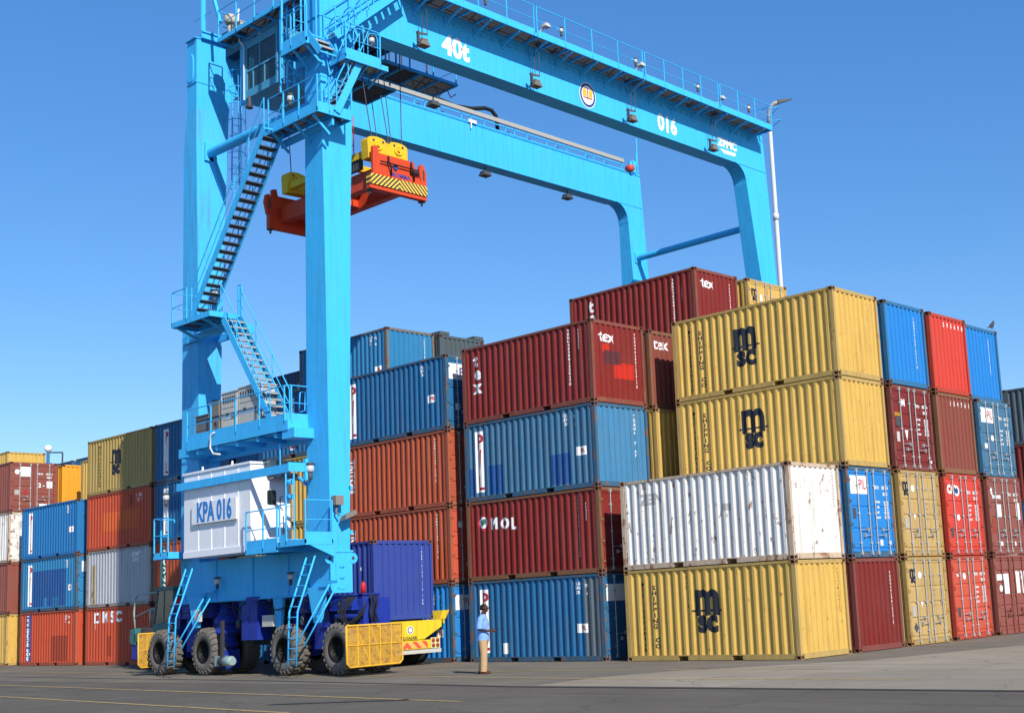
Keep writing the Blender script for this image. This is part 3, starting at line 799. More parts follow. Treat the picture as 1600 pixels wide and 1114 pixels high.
# --- seventh bay
c = C(U7, 0, 1, 'ham', 'orange-red container with a navy strip of sideways white lettering, on the ground at the left')
c.p('side', .5, 2.25, -HX + .9, 1.32, NTXT, lift=.002, name='navy_strip'); c.t('side', 'HAMBURG SÜD', -HX + .92, 1.32, .37, WTXT, rot=-math.pi / 2, bold=.014, sx=.86); c.codes(1.9, 2.3); c.p('side', 1.8, 1.2, 1.3, .8, brown_patch, lift=.001)
c = C(U7, 0, 2, 'blue_sky', 'blue container with a large dark blue repainted area, middle of the three-high left stack', end='a', post='blue')
c.pil(-HX + 1.0); c.p('side', 3.6, 1.75, .1, 1.1, blue_patch, lift=.001); c.p('side', .4, .5, -.3, .4, PC['blue_sky'], lift=.0026); c.p('side', .7, .55, .8, .4, PC['blue'], lift=.0026)
c.codes(2.0, 2.3); c.smallbox(2.3, 1.05); c.p('door', .5, .5, -.7, 2.0, WTXT, name='name_panel')
c = C(U7, 0, 3, 'blue_mid', 'plain blue container with a white strip, top of the three-high left stack'); c.pil(-HX + .95); c.codes(2.0, 2.3); c.smallbox(2.35, 1.2)
c = C(U7, 1, 4, 'yellow', 'yellow container side with a column of black letters, just left of the mustard one', du=-.05, dv=.2)
c.stack('side', 'MEDITERRANEAN', -HX + 1.9, 2.1, .17, .155, BTXT, bold=.006)
# --- eighth bay
C(U8, 0, 1, 'yellow', 'yellow container with a plain end on the ground at the left edge')
C(U8, 0, 2, 'maroon_dusty', 'faded plum container with a plain end at the left edge, above the yellow one', du=.02)
c = C(U8, 0, 3, 'white', 'white container with hinged doors at the left edge, half hidden by a blue one', end='b', bars='body', du=.05)
c.t('door', 'ZEIN', -.3, 1.95, .4, GTXT, bold=.02); c.p('door', .3, .3, -.1, 1.25, DGREY, name='sticker'); c.t('door', '38', -.62, .75, .13, GTXT)
c = C(U8, 0, 4, 'maroon_dusty', 'plum container with barred doors and white stickers at the left edge, over the white one', end='c', du=.05)
c.doortext(spec=False); c.p('door', .55, .5, -.45, 2.1, WTXT, name='sticker'); c.b('door', disc_bm(.13), -.85, 2.08, WTXT, name='sticker'); c.p('door', .3, .35, .82, 1.45, WTXT, name='sticker'); c.t('door', '2 -', .4, 1.4, .3, WTXT, bold=.012)
c.b('door', poly_bm([(-.12, .13), (.12, .13), (0, -.15)]), -.45, 1.02, RTXT, name='sticker'); c.p('door', .25, .25, -.85, 1.02, GTXT, name='sticker'); c.p('door', .4, .12, .5, .38, WTXT, name='sticker')
c = C(U8, 1, 4, 'bright_orange', 'bright amber container end between the plum doors and a yellow side', endkey='bright_orange', du=-.2)
c.p('end', .34, .6, .95, .35, maroon_patch)
Container(-63.97, 6.2, 4 * CH, 'yellow', 'pale yellow container raised above the plum doors at the far left', group=G)
for i_, (uu, lab) in enumerate(((-60.3, 'nearer of two slate blue containers whose roofline slopes behind the amber container'), (-67.0, 'farther of two slate blue containers whose roofline slopes behind the amber container'))):
    Container(uu, 11.75, 4 * CH, 'blue', lab, group=G)
ORD = {1: 'lowest', 2: 'second', 3: 'third', 4: 'fourth'}
COLN = {'orange': 'orange', 'blue': 'blue', 'maroon': 'maroon', 'tex': 'dark red', 'yellow': 'yellow', 'redo': 'red'}
HID = {(U2, 1): '%s hidden %s container carrying the half-shadowed brown one', (U2, 2): '%s hidden %s container carrying the highest dark red one', (U2, 3): '%s hidden %s container carrying the small yellow doors',
       (U4, 1): '%s hidden %s container carrying the sky-blue one', (U4, 2): '%s hidden %s container carrying the grey open-top one', (U5, 2): '%s hidden %s container carrying the shade-coloured strip',
       (U7, 1): '%s hidden %s container carrying the lettered yellow one at the left', (U8, 1): '%s hidden %s container carrying the amber one'}
# containers that only carry the visible ones; nothing of them shows from the front
for bay, row, levs, keys in ((U2, 1, (1, 2), ('orange', 'blue')), (U2, 2, (1, 2, 3, 4), ('maroon', 'blue', 'orange', 'tex')), (U2, 3, (1, 2, 3, 4), ('blue', 'yellow', 'redo', 'maroon')),
                             (U4, 1, (1, 2, 3, 4), ('yellow', 'maroon', 'blue', 'orange')), (U4, 2, (1, 2, 3, 4), ('blue', 'orange', 'maroon', 'blue')), (U5, 2, (1, 2, 3, 4), ('maroon', 'blue', 'yellow', 'orange')),
                             (U7, 1, (1, 2, 3), ('blue', 'orange', 'maroon')), (U8, 1, (1, 2, 3), ('orange', 'yellow', 'blue'))):
    for lv, ky in zip(levs, keys):
        C(bay, row, lv, ky, HID[(bay, row)] % (ORD[lv], COLN[ky]), lite=True)
for uu, vv, what in ((-63.97, 6.2, 'pale yellow one at the far left'), (-60.3, 11.75, 'nearer slate blue one'), (-67.0, 11.75, 'farther slate blue one')):
    for lv in range(4):
        ky = ('orange', 'blue', 'maroon', 'yellow')[lv]
        Container(uu, vv, lv * CH, ky, '%s hidden %s container carrying the %s' % (ORD[lv + 1], ky, what), group=G, lite=True)

# ---------------------------------------------------------------- gantry crane
CR = thing('gantry_crane', (-17, -4.95, 0), 'tall light blue rubber-tyred gantry crane over the container stacks, white machine room at its base', 'crane')
def part(mb, name, mat=CY, parent=None, bevel=0): return mb.build(name, mat, parent or CR, bevel=bevel)
UA, UB = -13.0, -20.5      # planes of the sunlit faces of the two portals

def leg(u1, secs, name='leg'):
    """secs: (z, u0, v0, v1) from bottom to top, sunlit face at u1"""
    mb = MB()
    loops = [[(a, v0, z), (u1, v0, z), (u1, v1, z), (a, v1, z)] for z, a, v0, v1 in secs]
    rings = [[mb.bm.verts.new(p) for p in l] for l in loops]
    for A, B in zip(rings, rings[1:]):
        for k in range(4): mb.bm.faces.new((A[k], A[(k + 1) % 4], B[(k + 1) % 4], B[k]))
    mb.bm.faces.new(rings[0][::-1]); mb.bm.faces.new(rings[-1])
    return mb
def portal(u1, wtop, vin, g0, mat_leg):
    """near leg, far leg and girder of one portal; g0 is the underside of the girder"""
    g1 = 22.35; zj = g0 - 1.0
    near = leg(u1, [(2.45, u1 - 1.12, -5.28, -4.6), (3.8, u1 - 1.2, -5.3, -4.6), (14, u1 - 1.0, -5.36, -4.38), (18.4, u1 - .86, -5.42, -4.2), (zj, u1 - wtop, -5.42, -4.15)])
    # haunches and head of the near leg, one profile in the portal's plane
    prof = [(-5.42, zj), (-4.15, zj)]
    for k in range(9):
        a = math.pi - k * math.pi / 2 / 8
        prof.append((-4.13 + .8 + .8 * math.cos(a), g0 - .8 + .8 * math.sin(a)))
    far = []
    rc = .82; vc, zc = vin - rc, g0 - rc
    for k in range(11):
        a = math.pi / 2 - k * math.pi / 2 / 10
        far.append((vc + rc * math.cos(a), zc + rc * math.sin(a)))
    w = .72 if u1 > -15 else .62
    girder = MB()
    outline = prof + far + [(vin + .03, zj), (18.66, zj), (18.5, g1), (-5.42, g1)]
    girder.hexa([(u1 - w, y, z) for y, z in outline], [(u1, y, z) for y, z in outline])
    # top flange, weld seams
    girder.box(u1 - w - .05, u1 + .03, -5.5, 18.56, g1 + .0, g1 + .035)
    girder.box(u1 - w - .02, u1 + .015, -3.25, vc, g0 - .025, g0 - .002)
    for v in (-1.2, 2.6, 6.3, 9.9, 13.4): girder.box(u1 + .0005, u1 + .006, v, v + .03, g0 + .02, g1 - .02)
    fl = leg(u1, [(2.3, u1 - 1.1, 18.15, 18.95), (15.4, u1 - .82, 17.70, 18.86), (zj, u1 - w, vin + .03, 18.66)])
    part(near, 'leg', mat_leg); part(girder, 'girder', CY); part(fl, 'leg', CY)
    j = MB(); j.box(u1 - wtop - .02, u1 + .02, -5.45, -4.05, g0 - .03, g0 + .01); part(j, 'joint_flange')
    j = MB(); j.box(u1 - w - .02, u1 + .02, vc + .3, 18.62, g0 - .03, g0 + .0); part(j, 'joint_flange')
portal(UA, .8, 17.05, 20.6, CY)
portal(UB, .62, 17.45, 20.73, CYR)
# trolley rails
mb = MB()
for u in (UA - .36, UB - .36): mb.box(u - .05, u + .05, -5.2, 18.3, 22.386, 22.5)
part(mb, 'trolley_rail', DGREY)

# lower end plate of the near leg with its lugs and inspection cover
mb = MB()
mb.box(UA + .002, UA + .03, -5.33, -4.55, 2.40, 3.62)
mb.box(UA - 1.2, UA + .05, -5.36, -4.52, 3.60, 3.66)
for v in (-5.36, -4.52):
    mb.lathe([(.16, UA - .02), (.16, UA + .04)], (0, v, 3.42), 'x', 20)
    mb.lathe([(.055, UA + .041), (.05, UA + .046)], (0, v, 3.42), 'x', 12, mi=1)
part(mb, 'base_plate', [CY, DGREY])
mb = MB()
pts = []
for k in range(24):
    a = 2 * math.pi * k / 24; pts.append((-4.94 + .22 * math.cos(a), 2.98 + (.27 if math.sin(a) > 0 else -.27) + .22 * math.sin(a)))
mb.hexa([(UA + .031, y, z) for y, z in pts], [(UA + .047, y, z) for y, z in pts])
for z in (2.85, 3.18): mb.path([(UA + .047, -5.02, z), (UA + .1, -5.02, z), (UA + .1, -4.88, z), (UA + .047, -4.88, z)], .012)
part(mb, 'inspection_cover')
# sill beam along the near side, and the one on the far side
mb = MB()
mb.box(UB - 1.1, UA - 1.22, -5.3, -4.6, 2.4, 3.72)
mb.box(UB - 1.12, UA - 1.2, -5.34, -4.56, 2.36, 2.395)
for u in (-21.4, -19.4, -17.2, -15.2): mb.box(u, u + .02, -5.335, -5.302, 2.42, 3.7)
part(mb, 'sill_beam')
mb = MB(); mb.box(UB - 1.1, UA, 18.2, 18.9, 1.9, 3.1); part(mb, 'sill_beam')
# ties between the two portals
mb = MB(); mb.tube((UB + .0, -4.9, 18.15), (UA - .9, -4.9, 18.05), .17, 14); mb.bar((UB + .02, -4.9, 18.0), (UB + .02, -4.35, 16.6), .12, .12)
mb.box(UB + .005, UB + .08, -5.12, -4.66, 17.85, 18.5)
part(mb, 'tie_pipe')
mb = MB(); mb.tube((UB, 18.0, 18.1), (UA - .75, 18.0, 18.1), .15, 12); mb.box(UB + .005, UB + .06, 17.8, 18.2, 17.85, 18.35); part(mb, 'tie_pipe')
mb = MB()
mb.box(UB - .02, UA - .74, -4.0, -3.7, 22.39, 22.7)
part(mb, 'end_tie')

# lettering on the girder
def letter_u(txt, size, v, z, mat, u=UA + .004, name='lettering', bold=0., sx=1., parent=None):
    bm = text_mesh(txt, size, bold=bold, sx=sx)
    for w in bm.verts: w.co = Vector((u, v + w.co.x, z + w.co.y)) - Vector(CR.location)
    me = bpy.data.meshes.new(name); bm.to_mesh(me); bm.free(); return put(name, me, mat, parent or CR)
letter_u('40t', .98, .22, 21.1, WTXT, bold=.045, sx=.92)
letter_u('016', .95, 11.7, 21.15, WTXT, bold=.04, sx=.86)
letter_u('ZPMC', .50, 15.8, 21.28, WTXT, bold=.032, sx=1.0)
mb = MB(); mb.hexa([(UA + .002, v, z) for v, z in ((15.25, 20.98), (16.4, 21.0), (16.3, 20.84), (15.5, 20.82))], [(UA + .005, v, z) for v, z in ((15.25, 20.98), (16.4, 21.0), (16.3, 20.84), (15.5, 20.82))])
part(mb, 'lettering', WTXT)
def emblem(v, z, r, u=UA):
    for i, (rr_, r0, m) in enumerate(((r, 0, WTXT), (r * .93, 0, NTXT), (r * .74, 0, WTXT))):
        bm = disc_bm(rr_, 36, r0)
        for w in bm.verts: w.co = Vector((u + .004 + .003 * i, v + w.co.x * .88, z + w.co.y)) - Vector(CR.location)
        me = bpy.data.meshes.new('emblem'); bm.to_mesh(me); bm.free(); put('emblem', me, m, CR)
    mb = MB(); am = plain('emblem_amber', (.7, .42, .04), .6)
    for dv, w_ in ((-.17, .1), (0.17, .1)):
        mb.box(u + .011, u + .014, v + dv - w_, v + dv + w_, z - .08, z + .2); mb.box(u + .011, u + .0142, v + dv - w_ * .6, v + dv + w_ * .6, z + .2, z + .26)
    part(mb, 'emblem', am)
    mb = MB(); mb.box(u + .0145, u + .0165, v - .025, v + .025, z - .16, z + .26); mb.box(u + .0145, u + .0165, v - .25, v + .25, z - .14, z - .1); part(mb, 'emblem', RTXT)
emblem(6.9, 21.18, .52)
# oval nameplate on the shaded face of the rear portal
mb = MB()
pts = [(UB - .36 + .2 * math.cos(2 * math.pi * k / 28), 21.3 + (.16 if math.sin(2 * math.pi * k / 28) > 0 else -.16) + .38 * math.sin(2 * math.pi * k / 28)) for k in range(28)]
mb.hexa([(x, -5.425, z) for x, z in pts], [(x, -5.47, z) for x, z in pts]); part(mb, 'oval_plate')

# railings -------------------------------------------------------
POSTS = set()
def rails(pts, h=1.05, step=1.35, r=.02, mid=(.5,), kick=.12, closed_top=True, post_ends=True):
    """posts, top and middle rails and a kick plate along a polyline of floor points"""
    mb = MB(); P = [Vector(p) for p in pts]
    for a, b in zip(P, P[1:]):
        n = max(1, round((b - a).length / step))
        for k in range(n + 1):
            q = a.lerp(b, k / n)
            if any((q - Vector(w)).length < .06 for w in POSTS): continue
            POSTS.add((q.x, q.y, q.z)); mb.bar(q + Vector((0, 0, -.12)), q + Vector((0, 0, h)), .04, .04, (1, 0, 0))
        mb.tube(a + Vector((0, 0, h)), b + Vector((0, 0, h)), r, 6)
        for m_ in mid: mb.tube(a + Vector((0, 0, h * m_)), b + Vector((0, 0, h * m_)), r * .75, 6)
        if kick:
            d = (b - a).normalized()
            if abs(d.z) < .2: mb.bar(a + Vector((0, 0, kick / 2)), b + Vector((0, 0, kick / 2)), .012, kick)
    return mb
def grate_floor(x0, x1, y0, y1, z, fascia=.16, step=.3):
    """open floor: bearing bars with edge channels"""
    mb = MB()
    mb.box(x0, x1, y0, y0 + .05, z - fascia, z); mb.box(x0, x1, y1 - .05, y1, z - fascia, z)
    mb.box(x0, x0 + .05, y0 + .051, y1 - .051, z - fascia, z); mb.box(x1 - .05, x1, y0 + .051, y1 - .051, z - fascia, z)
    L_, W_ = x1 - x0, y1 - y0
    n = max(1, int(max(L_, W_) / .8))
    for k in range(1, n):
        if L_ > W_: x = x0 + L_ * k / n; mb.box(x - .03, x + .03, y0 + .052, y1 - .052, z - .12, z - .035)
        else: y = y0 + W_ * k / n; mb.box(x0 + .052, x1 - .052, y - .03, y + .03, z - .12, z - .035)
    return mb
def grating(x0, x1, y0, y1, z):
    mb = MB(); L_, W_ = x1 - x0 - .1, y1 - y0 - .1
    n = int(L_ / .065)
    for k in range(n + 1): x = x0 + .05 + L_ * k / max(1, n); mb.box(x - .014, x + .014, y0 + .052, y1 - .052, z - .04, z - .002)
    n = int(W_ / .12)
    for k in range(n + 1): y = y0 + .05 + W_ * k / max(1, n); mb.box(x0 + .055, x1 - .055, y - .006, y + .006, z - .033, z - .004)
    return mb
def platform(x0, x1, y0, y1, z, fascia=.16, name='platform'):
    p = part(grate_floor(x0, x1, y0, y1, z, fascia), name); part(grating(x0, x1, y0, y1, z), 'grating', DGREY, p); return p
def stairs(p, q, wdir, w, pitch=.28, rail=True, name='stairway', both=True):
    """p low, q high (centre line of one stringer), wdir unit vector to the other one"""
    p = Vector(p); q = Vector(q); wv = Vector(wdir) * w
    mb = MB(); up = Vector((0, 0, 1))
    for o in (Vector((0, 0, 0)), wv): mb.bar(p + o, q + o, .03, .24)
    mb.bar(p, p + wv, .05, .05); mb.bar(q, q + wv, .05, .05)
    s = part(mb, name)
    mb = MB(); n = int((q.z - p.z) / .24); run = (q - p); hd = Vector((run.x, run.y, 0)).normalized()
    for k in range(1, n):
        c = p + run * (k / n); a = c + wv * .04; b = c + wv * .96
        mb.bar(a, b, .24, .035, up=(0, 0, 1))
        mb.bar(a + hd * .12 * -1 + Vector((0, 0, -.02)), b + hd * -.12 + Vector((0, 0, -.02)), .02, .06, mi=1)
    part(mb, 'tread', [DGREY, GALV], s)
    if rail:
        mb = MB()
        for o in ((Vector((0, 0, 0)), wv) if both else (Vector((0, 0, 0)),)):
            perp = Vector((0, 0, 1.0))
            m_ = max(2, round(run.length / 1.5))
            for k in range(m_ + 1):
                c = p + o + run * (k / m_)
                if k in (0, m_): mb.tube(c, c + perp, .02)
                else: mb.tube(c, c + perp * .98 - hd * .0, .018)
            mb.tube(p + o + perp, q + o + perp, .02); mb.tube(p + o + perp * .52, q + o + perp * .52, .014)
        part(mb, 'handrail', CY, s)
    return s
def ladder(p, q, w, wd, cage=False, name='ladder'):
    p = Vector(p); q = Vector(q); wv = Vector(wd) * w; mb = MB()
    mb.tube(p, q, .025); mb.tube(p + wv, q + wv, .025)
    n = int((q - p).length / .3)
    for k in range(1, n):
        c = p.lerp(q, k / n); mb.tube(c, c + wv, .012, 5)
    return part(mb, name)

# walkway along the front girder
p = platform(UA + .03, UA + .95, -2.2, 18.0, 22.32, .13, 'walkway')
mb = MB()
for k in range(15):
    v = -1.6 + k * 1.36
    mb.bar((UA + .01, v, 21.9), (UA + .9, v, 22.17), .05, .07); mb.box(UA + .001, UA + .04, v - .05, v + .05, 21.75, 22.2)
mb.box(UA + .001, UA + .05, -2.2, 18.0, 22.12, 22.19)
for k in range(46):
    v = -2 + k * .43; mb.box(UA + .002, UA + .05, v, v + .16, 21.92, 22.0)
part(mb, 'bracket')
part(rails([(UA + .93, -2.2, 22.32), (UA + .93, 3.2, 22.32)], kick=.14), 'railing')
part(rails([(UA + .93, 3.35, 22.32), (UA + .93, 9.2, 22.32)], kick=.14), 'railing')
part(rails([(UA + .93, 9.35, 22.32), (UA + .93, 14.1, 22.32)], kick=.14), 'railing')
part(rails([(UA + .93, 14.25, 22.32), (UA + .93, 17.97, 22.32), (UA + .06, 17.97, 22.32)], kick=.14), 'railing')
mb = MB()
mb.path([(UA + .5, 17.9, 23.3), (UA + 1.1, 18.35, 23.35), (UA + .5, 18.7, 23.3)], .02); mb.path([(UA + .5, 17.9, 22.7), (UA + 1.15, 18.4, 22.75), (UA + .5, 18.7, 22.7)], .02)
part(mb, 'guard_hoop')
# floodlights hung below the walkway and work lamps on its railing
def flood_hang(v, u=UA + .42, z0=22.15, z1=20.95):
    mb = MB(); mb.tube((u - .05, v, z0), (u - .05, v, z1), .014); mb.tube((u + .12, v + .06, z0 + .3), (u + .12, v + .06, z1 - .05), .014)
    mb.bar((u - .1, v - .25, z1 + .05), (u + .12, v + .05, z1 - .02), .06, .06); mb.box(u - .04, u + .04, v - .28, v - .2, z1 - .35, z1 + .05)
    b = part(mb, 'floodlight', DGREY)
    mb = MB(); mb.hexa([(u - .17, v - .22, z1 - .42), (u + .15, v - .22, z1 - .42), (u + .15, v + .18, z1 - .42), (u - .17, v + .18, z1 - .42)],
                       [(u - .12, v - .17, z1 - .26), (u + .1, v - .17, z1 - .26), (u + .1, v + .14, z1 - .26), (u - .12, v + .14, z1 - .26)])
    mb.box(u - .1, u + .08, v - .12, v + .12, z1 - .258, z1 - .16)
    part(mb, 'lamp_housing', plain('lamp_housing_brown', (.17, .15, .13), .6, .1, .2), b)
    mb = MB(); mb.bar((u + .1, v - .1, 22.4), (u + .5, v + .1, 22.75), .05, .05); mb.hexa([(u + .38, v - .02, 22.72), (u + .62, v - .02, 22.72), (u + .62, v + .26, 22.72), (u + .38, v + .26, 22.72)],
              [(u + .42, v + .03, 22.86), (u + .58, v + .03, 22.86), (u + .58, v + .21, 22.86), (u + .42, v + .21, 22.86)]); part(mb, 'lamp_housing', GREY, b)
for v in (-1.55, 3.72, 9.03, 14.25): flood_hang(v)
def worklamp(p, out=(0, .12, 0), s=1.):
    s = s * .58
    p = Vector(p); o = Vector(out); mb = MB()
    mb.path([p, p + o * .5 + Vector((0, 0, .1 * s)), p + o + Vector((0, 0, .04 * s))], .018 * s)
    b = part(mb, 'work_lamp', CY)
    q = p + o
    mb = MB(); mb.lathe([(.085 * s, .0), (.09 * s, -.12 * s), (.06 * s, -.16 * s)], q + Vector((0, 0, .05 * s)), 'z', 12); part(mb, 'lamp_housing', LAMPG, b)
    mb = MB(); mb.lathe([(.02 * s, .03 * s), (.1 * s, .02 * s), (.1 * s, -.03 * s)], q + Vector((0, 0, .08 * s)), 'z', 12); mb.tube(q + Vector((0, 0, -.13 * s)), q + Vector((0, 0, .09 * s)), .012 * s, 6); mb.lathe([(.05 * s, .0), (.055 * s, -.13 * s), (.02 * s, -.17 * s)], q + Vector((0, 0, -.11 * s)), 'z', 10); part(mb, 'lamp_cage', DGREY, b)
for v in (.57, 4.34, 8.51, 12.44, 16.0): worklamp((UA + .93, v, 22.75), (.0, .28, .1), 1.6)
for p_ in ((UA + .25, -5.0, 17.9),): pass

# cable channel and railing on the rear girder
mb = MB()
mb.box(UB + .02, UB + .12, 2.2, 17.25, 22.78, 22.96); part(mb, 'cable_channel', plain('cable_channel_beige', (.40, .385, .34), .5, .1, .1))
mb = MB(); mb.box(UB - .2, UB + .02, -3.5, 17.3, 22.9, 22.98); mb.box(UB + .0, UB + .04, -3.5, 17.3, 22.40, 22.45); mb.box(UB - .0, UB + .05, -3.5, 17.3, 22.66, 22.70)
k = 0; v = -3.3
while v < 17.2:
    mb.box(UB + .0, UB + .05, v, v + .05, 22.38, 22.7)
    if k % 2: mb.hexa([(UB - .35, v + .1, 22.5), (UB - .35, v + .5, 22.5), (UB - .35, v + .5, 22.66)], [(UB - .2, v + .1, 22.5), (UB - .2, v + .5, 22.5), (UB - .2, v + .5, 22.66)])
    v += (.55, .75, 1.25)[k % 3]; k += 1
part(mb, 'railing')
mb = MB(); mb.path([(UB - .3, 5.5, 23.2), (UB - .3, 6.9, 23.1), (UB - .35, 7.9, 23.25), (UB - .4, 8.7, 23.5), (UB - .4, 9.1, 23.5), (UB - .4, 9.35, 23.3), (UB - .4, 9.4, 22.95), (UB - .4, 9.42, 22.6)], .09, 10); part(mb, 'cable_loop', BLACK)
mb = MB(); mb.box(UB + .06, UB + .09, 7.3, 7.75, 22.38, 22.52); mb.box(UB + .06, UB + .09, 7.42, 7.47, 22.12, 22.38); part(mb, 'label_plate', WTXT)
mb = MB(); mb.tube((UB - .2, 18.6, 22.38), (UB - .2, 18.6, 24.4), .04, 8); mb.box(UB - .3, UB - .1, 18.0, 18.6, 22.39, 22.5); mb.tube((UB - .18, 18.52, 22.9), (UB - .18, 18.52, 23.6), .05); part(mb, 'mast')
mb = MB(); mb.lathe([(.03, .0), (.18, .03), (.2, .22), (.16, .38), (.02, .4)], (UB - .15, 17.75, 22.6), 'x', 16); part(mb, 'cable_reel', plain('faded_red_reel', (.55, .07, .05), .5))
mb = MB(); mb.box(UB - .3, UB - .02, 18.05, 18.3, 22.5, 23.1); mb.lathe([(.05, 0), (.26, .02), (.26, .1), (.05, .12)], (UB - .2, 18.2, 22.9), 'x', 16); part(mb, 'reel_bracket')
# floodlights under the rear girder and beside the trolley
for (u, v, z) in ((UB - .3, 8.5, 20.5), (UB - .3, 13.6, 20.5), (-17.6, 3.0, 21.3), (-18.3, -1.0, 20.2)):
    mb = MB(); mb.hexa([(u - .2, v - .22, z - .2), (u + .2, v - .22, z - .2), (u + .2, v + .22, z - .2), (u - .2, v + .22, z - .2)], [(u - .13, v - .16, z), (u + .13, v - .16, z), (u + .13, v + .16, z), (u - .13, v + .16, z)])
    mb.tube((u, v, z), (u, v, z + .25), .03); part(mb, 'floodlight', DGREY)

# platform around the near leg at 17 m and the landing of the upper stair
platform(-15.3, UA + .7, -6.05, -5.46, 17.15, .14)
platform(UA + .08, UA + .7, -5.44, -4.75, 17.15, .14)
part(rails([(-15.0, -6.03, 17.15), (-13.3, -6.03, 17.15), (UA + .68, -6.03, 17.15), (UA + .68, -5.6, 17.15)], step=1.0, kick=.2), 'railing')
part(rails([(UA + .68, -5.6, 17.15), (UA + .68, -4.77, 17.15)], step=.9, kick=.2), 'railing')
mb = MB()
for u in (-14.8, -13.6, -12.6): mb.bar((u, -5.4, 16.5), (u, -6.0, 17.0), .06, .08)
mb.box(-15.2, -12.4, -5.44, -5.36, 16.75, 16.98); part(mb, 'bracket')
worklamp((-13.6, -6.0, 17.75), (-.2, 0, .15), 2.0)
# stair to the next platform, up beside the leg
stairs((UA + .12, -5.35, 17.15), (UA + .12, -4.45, 19.0), (1, 0, 0), .62)
platform(UA + .03, UA + .9, -5.1, -3.45, 19.1, .17)
part(rails([(UA + .88, -5.08, 19.1), (UA + .88, -3.75, 19.1)], step=.9, kick=.2), 'railing')
part(rails([(UA + .05, -5.1, 19.1), (UA + .88, -5.1, 19.1)], step=.8, kick=.2), 'railing')
for v in (-4.9, -4.2, -3.6):
    mb = MB(); mb.bar((UA + .02, v, 18.6), (UA + .85, v, 18.98), .05, .07); part(mb, 'bracket')
worklamp((UA + .88, -3.95, 19.7), (.0, -.12, .15), 1.8)
for v0 in (-4.75, -4.2):
    mb = MB(); mb.path([(UA + .84, v0, 19.1), (UA + .84, v0, 19.9), (UA + .84, v0 + .06, 20.05), (UA + .84, v0 + .3, 20.1), (UA + .84, v0 + .38, 19.95), (UA + .84, v0 + .38, 19.1)], .018); part(mb, 'guard_hoop')
# walk platform toward the operator's cabin, on the shaded side
platform(-14.3, UA + .18, -6.05, -5.46, 19.6, .2)
part(rails([(-14.27, -6.03, 19.6), (-13.7, -6.03, 19.6), (UA + .16, -6.03, 19.6)], step=.75, kick=.24), 'railing')
mb = MB()
for u in (-14.2, -13.6, -12.95): mb.bar((u, -5.4, 18.9), (u, -6.0, 19.42), .06, .08)
mb.box(-14.3, -12.9, -5.45, -5.38, 19.15, 19.4); part(mb, 'bracket')
mb = MB(); mb.tube((UA + .1, -5.62, 19.6), (UA + .1, -5.62, 22.4), .03); mb.tube((UA + .1, -6.02, 19.6), (UA + .1, -6.02, 23.4), .045); mb.tube((-14.2, -6.02, 19.6), (-14.2, -6.02, 22.8), .04); mb.tube((-15.0, -5.5, 19.0), (-15.0, -5.5, 23.0), .035)
part(mb, 'pipe')
# short stair from there down to the side platform and the long stair up to the walkway
stairs((UA + .75, -5.95, 18.95), (UA + .1, -5.95, 19.75), (0, 1, 0), .6, rail=False)
stairs((UA + .12, -5.35, 19.65), (UA + .12, -2.4, 22.3), (1, 0, 0), .62)
mb = MB()
for k in range(3):
    z = 19.9 + k * .45; v = -5.2 + k * .5
    pts = [(UA + .1 + .42 + .42 * math.cos(a), v, z + .5 * math.sin(a)) for a in [math.pi * j / 8 for j in range(9)]]
    mb.path(pts, .018)
for a in (-5.3, -4.6): mb.tube((UA + .84, a, 19.1), (UA + .84, a + .55, 20.4), .02)
part(mb, 'guard_hoop')
# ladder cage and shaded platform hardware between cabin and leg
mb = MB()
for u in (-15.4, -15.0, -14.6, -14.2): mb.tube((u, -5.3, 18.7), (u, -5.3, 22.2), .035)
for z in (19.2, 19.9, 20.6, 21.4, 22.0): mb.tube((-15.4, -5.3, z), (-14.2, -5.3, z), .02); mb.tube((-15.4, -5.3, z), (-15.4, -4.2, z + .1), .02)
part(mb, 'ladder_cage')
ladder((-14.9, -5.1, 19.6), (-14.9, -5.1, 22.4), .4, (1, 0, 0))

# operator's cabin under the trolley
cab = MB()
u0, u1, v0, v1, z0, z1 = -18.0, -16.05, -5.0, -3.1, 19.4, 21.45
cab.box(u0, u1, v0, v0 + .08, z0, z0 + .28); cab.box(u0, u1, v0, v0 + .08, z1 - .28, z1)
cab.box(u0, u0 + .09, v0, v0 + .08, z0 + .281, z1 - .281); cab.box(u1 - .09, u1, v0, v0 + .08, z0 + .281, z1 - .281)
cab.box(u0, u1, v0 + .082, v1, z1 - .08, z1); cab.box(u0, u1, v0 + .082, v1, z0, z0 + .08)
cab.box(u0, u0 + .05, v0 + .082, v1, z0 + .082, z0 + .8); cab.box(u0, u1, v1 - .05, v1 - .001, z0 + .082, z1 - .082); cab.box(u1 - .05, u1, v0 + .082, v1 - .052, z0 + .082, z1 - .082)
for u in (u0 + .45, u0 + 1.15): cab.box(u - .025, u + .025, v0 + .01, v0 + .06, z0 + .281, z0 + .95)
cab.box(u0 + .85, u0 + .9, v0 + .01, v0 + .06, z0 + .95, z1 - .281); cab.box(u0 + .09, u1 - .09, v0 + .005, v0 + .065, z0 + .93, z0 + 1.0)
cabin = part(cab, 'operator_cabin', paint('cabin_blue_grey_paint', (.07, .33, .52), rough=.5, fade=.3, dirt=.3, rust=.08))
mb = MB(); mb.box(u0 + .091, u1 - .091, v0 + .03, v0 + .04, z0 + .282, z1 - .282); mb.box(u0 + .01, u0 + .02, v0 + .083, v1 - .06, z0 + .81, z1 - .09); part(mb, 'window', GLASS, cabin)
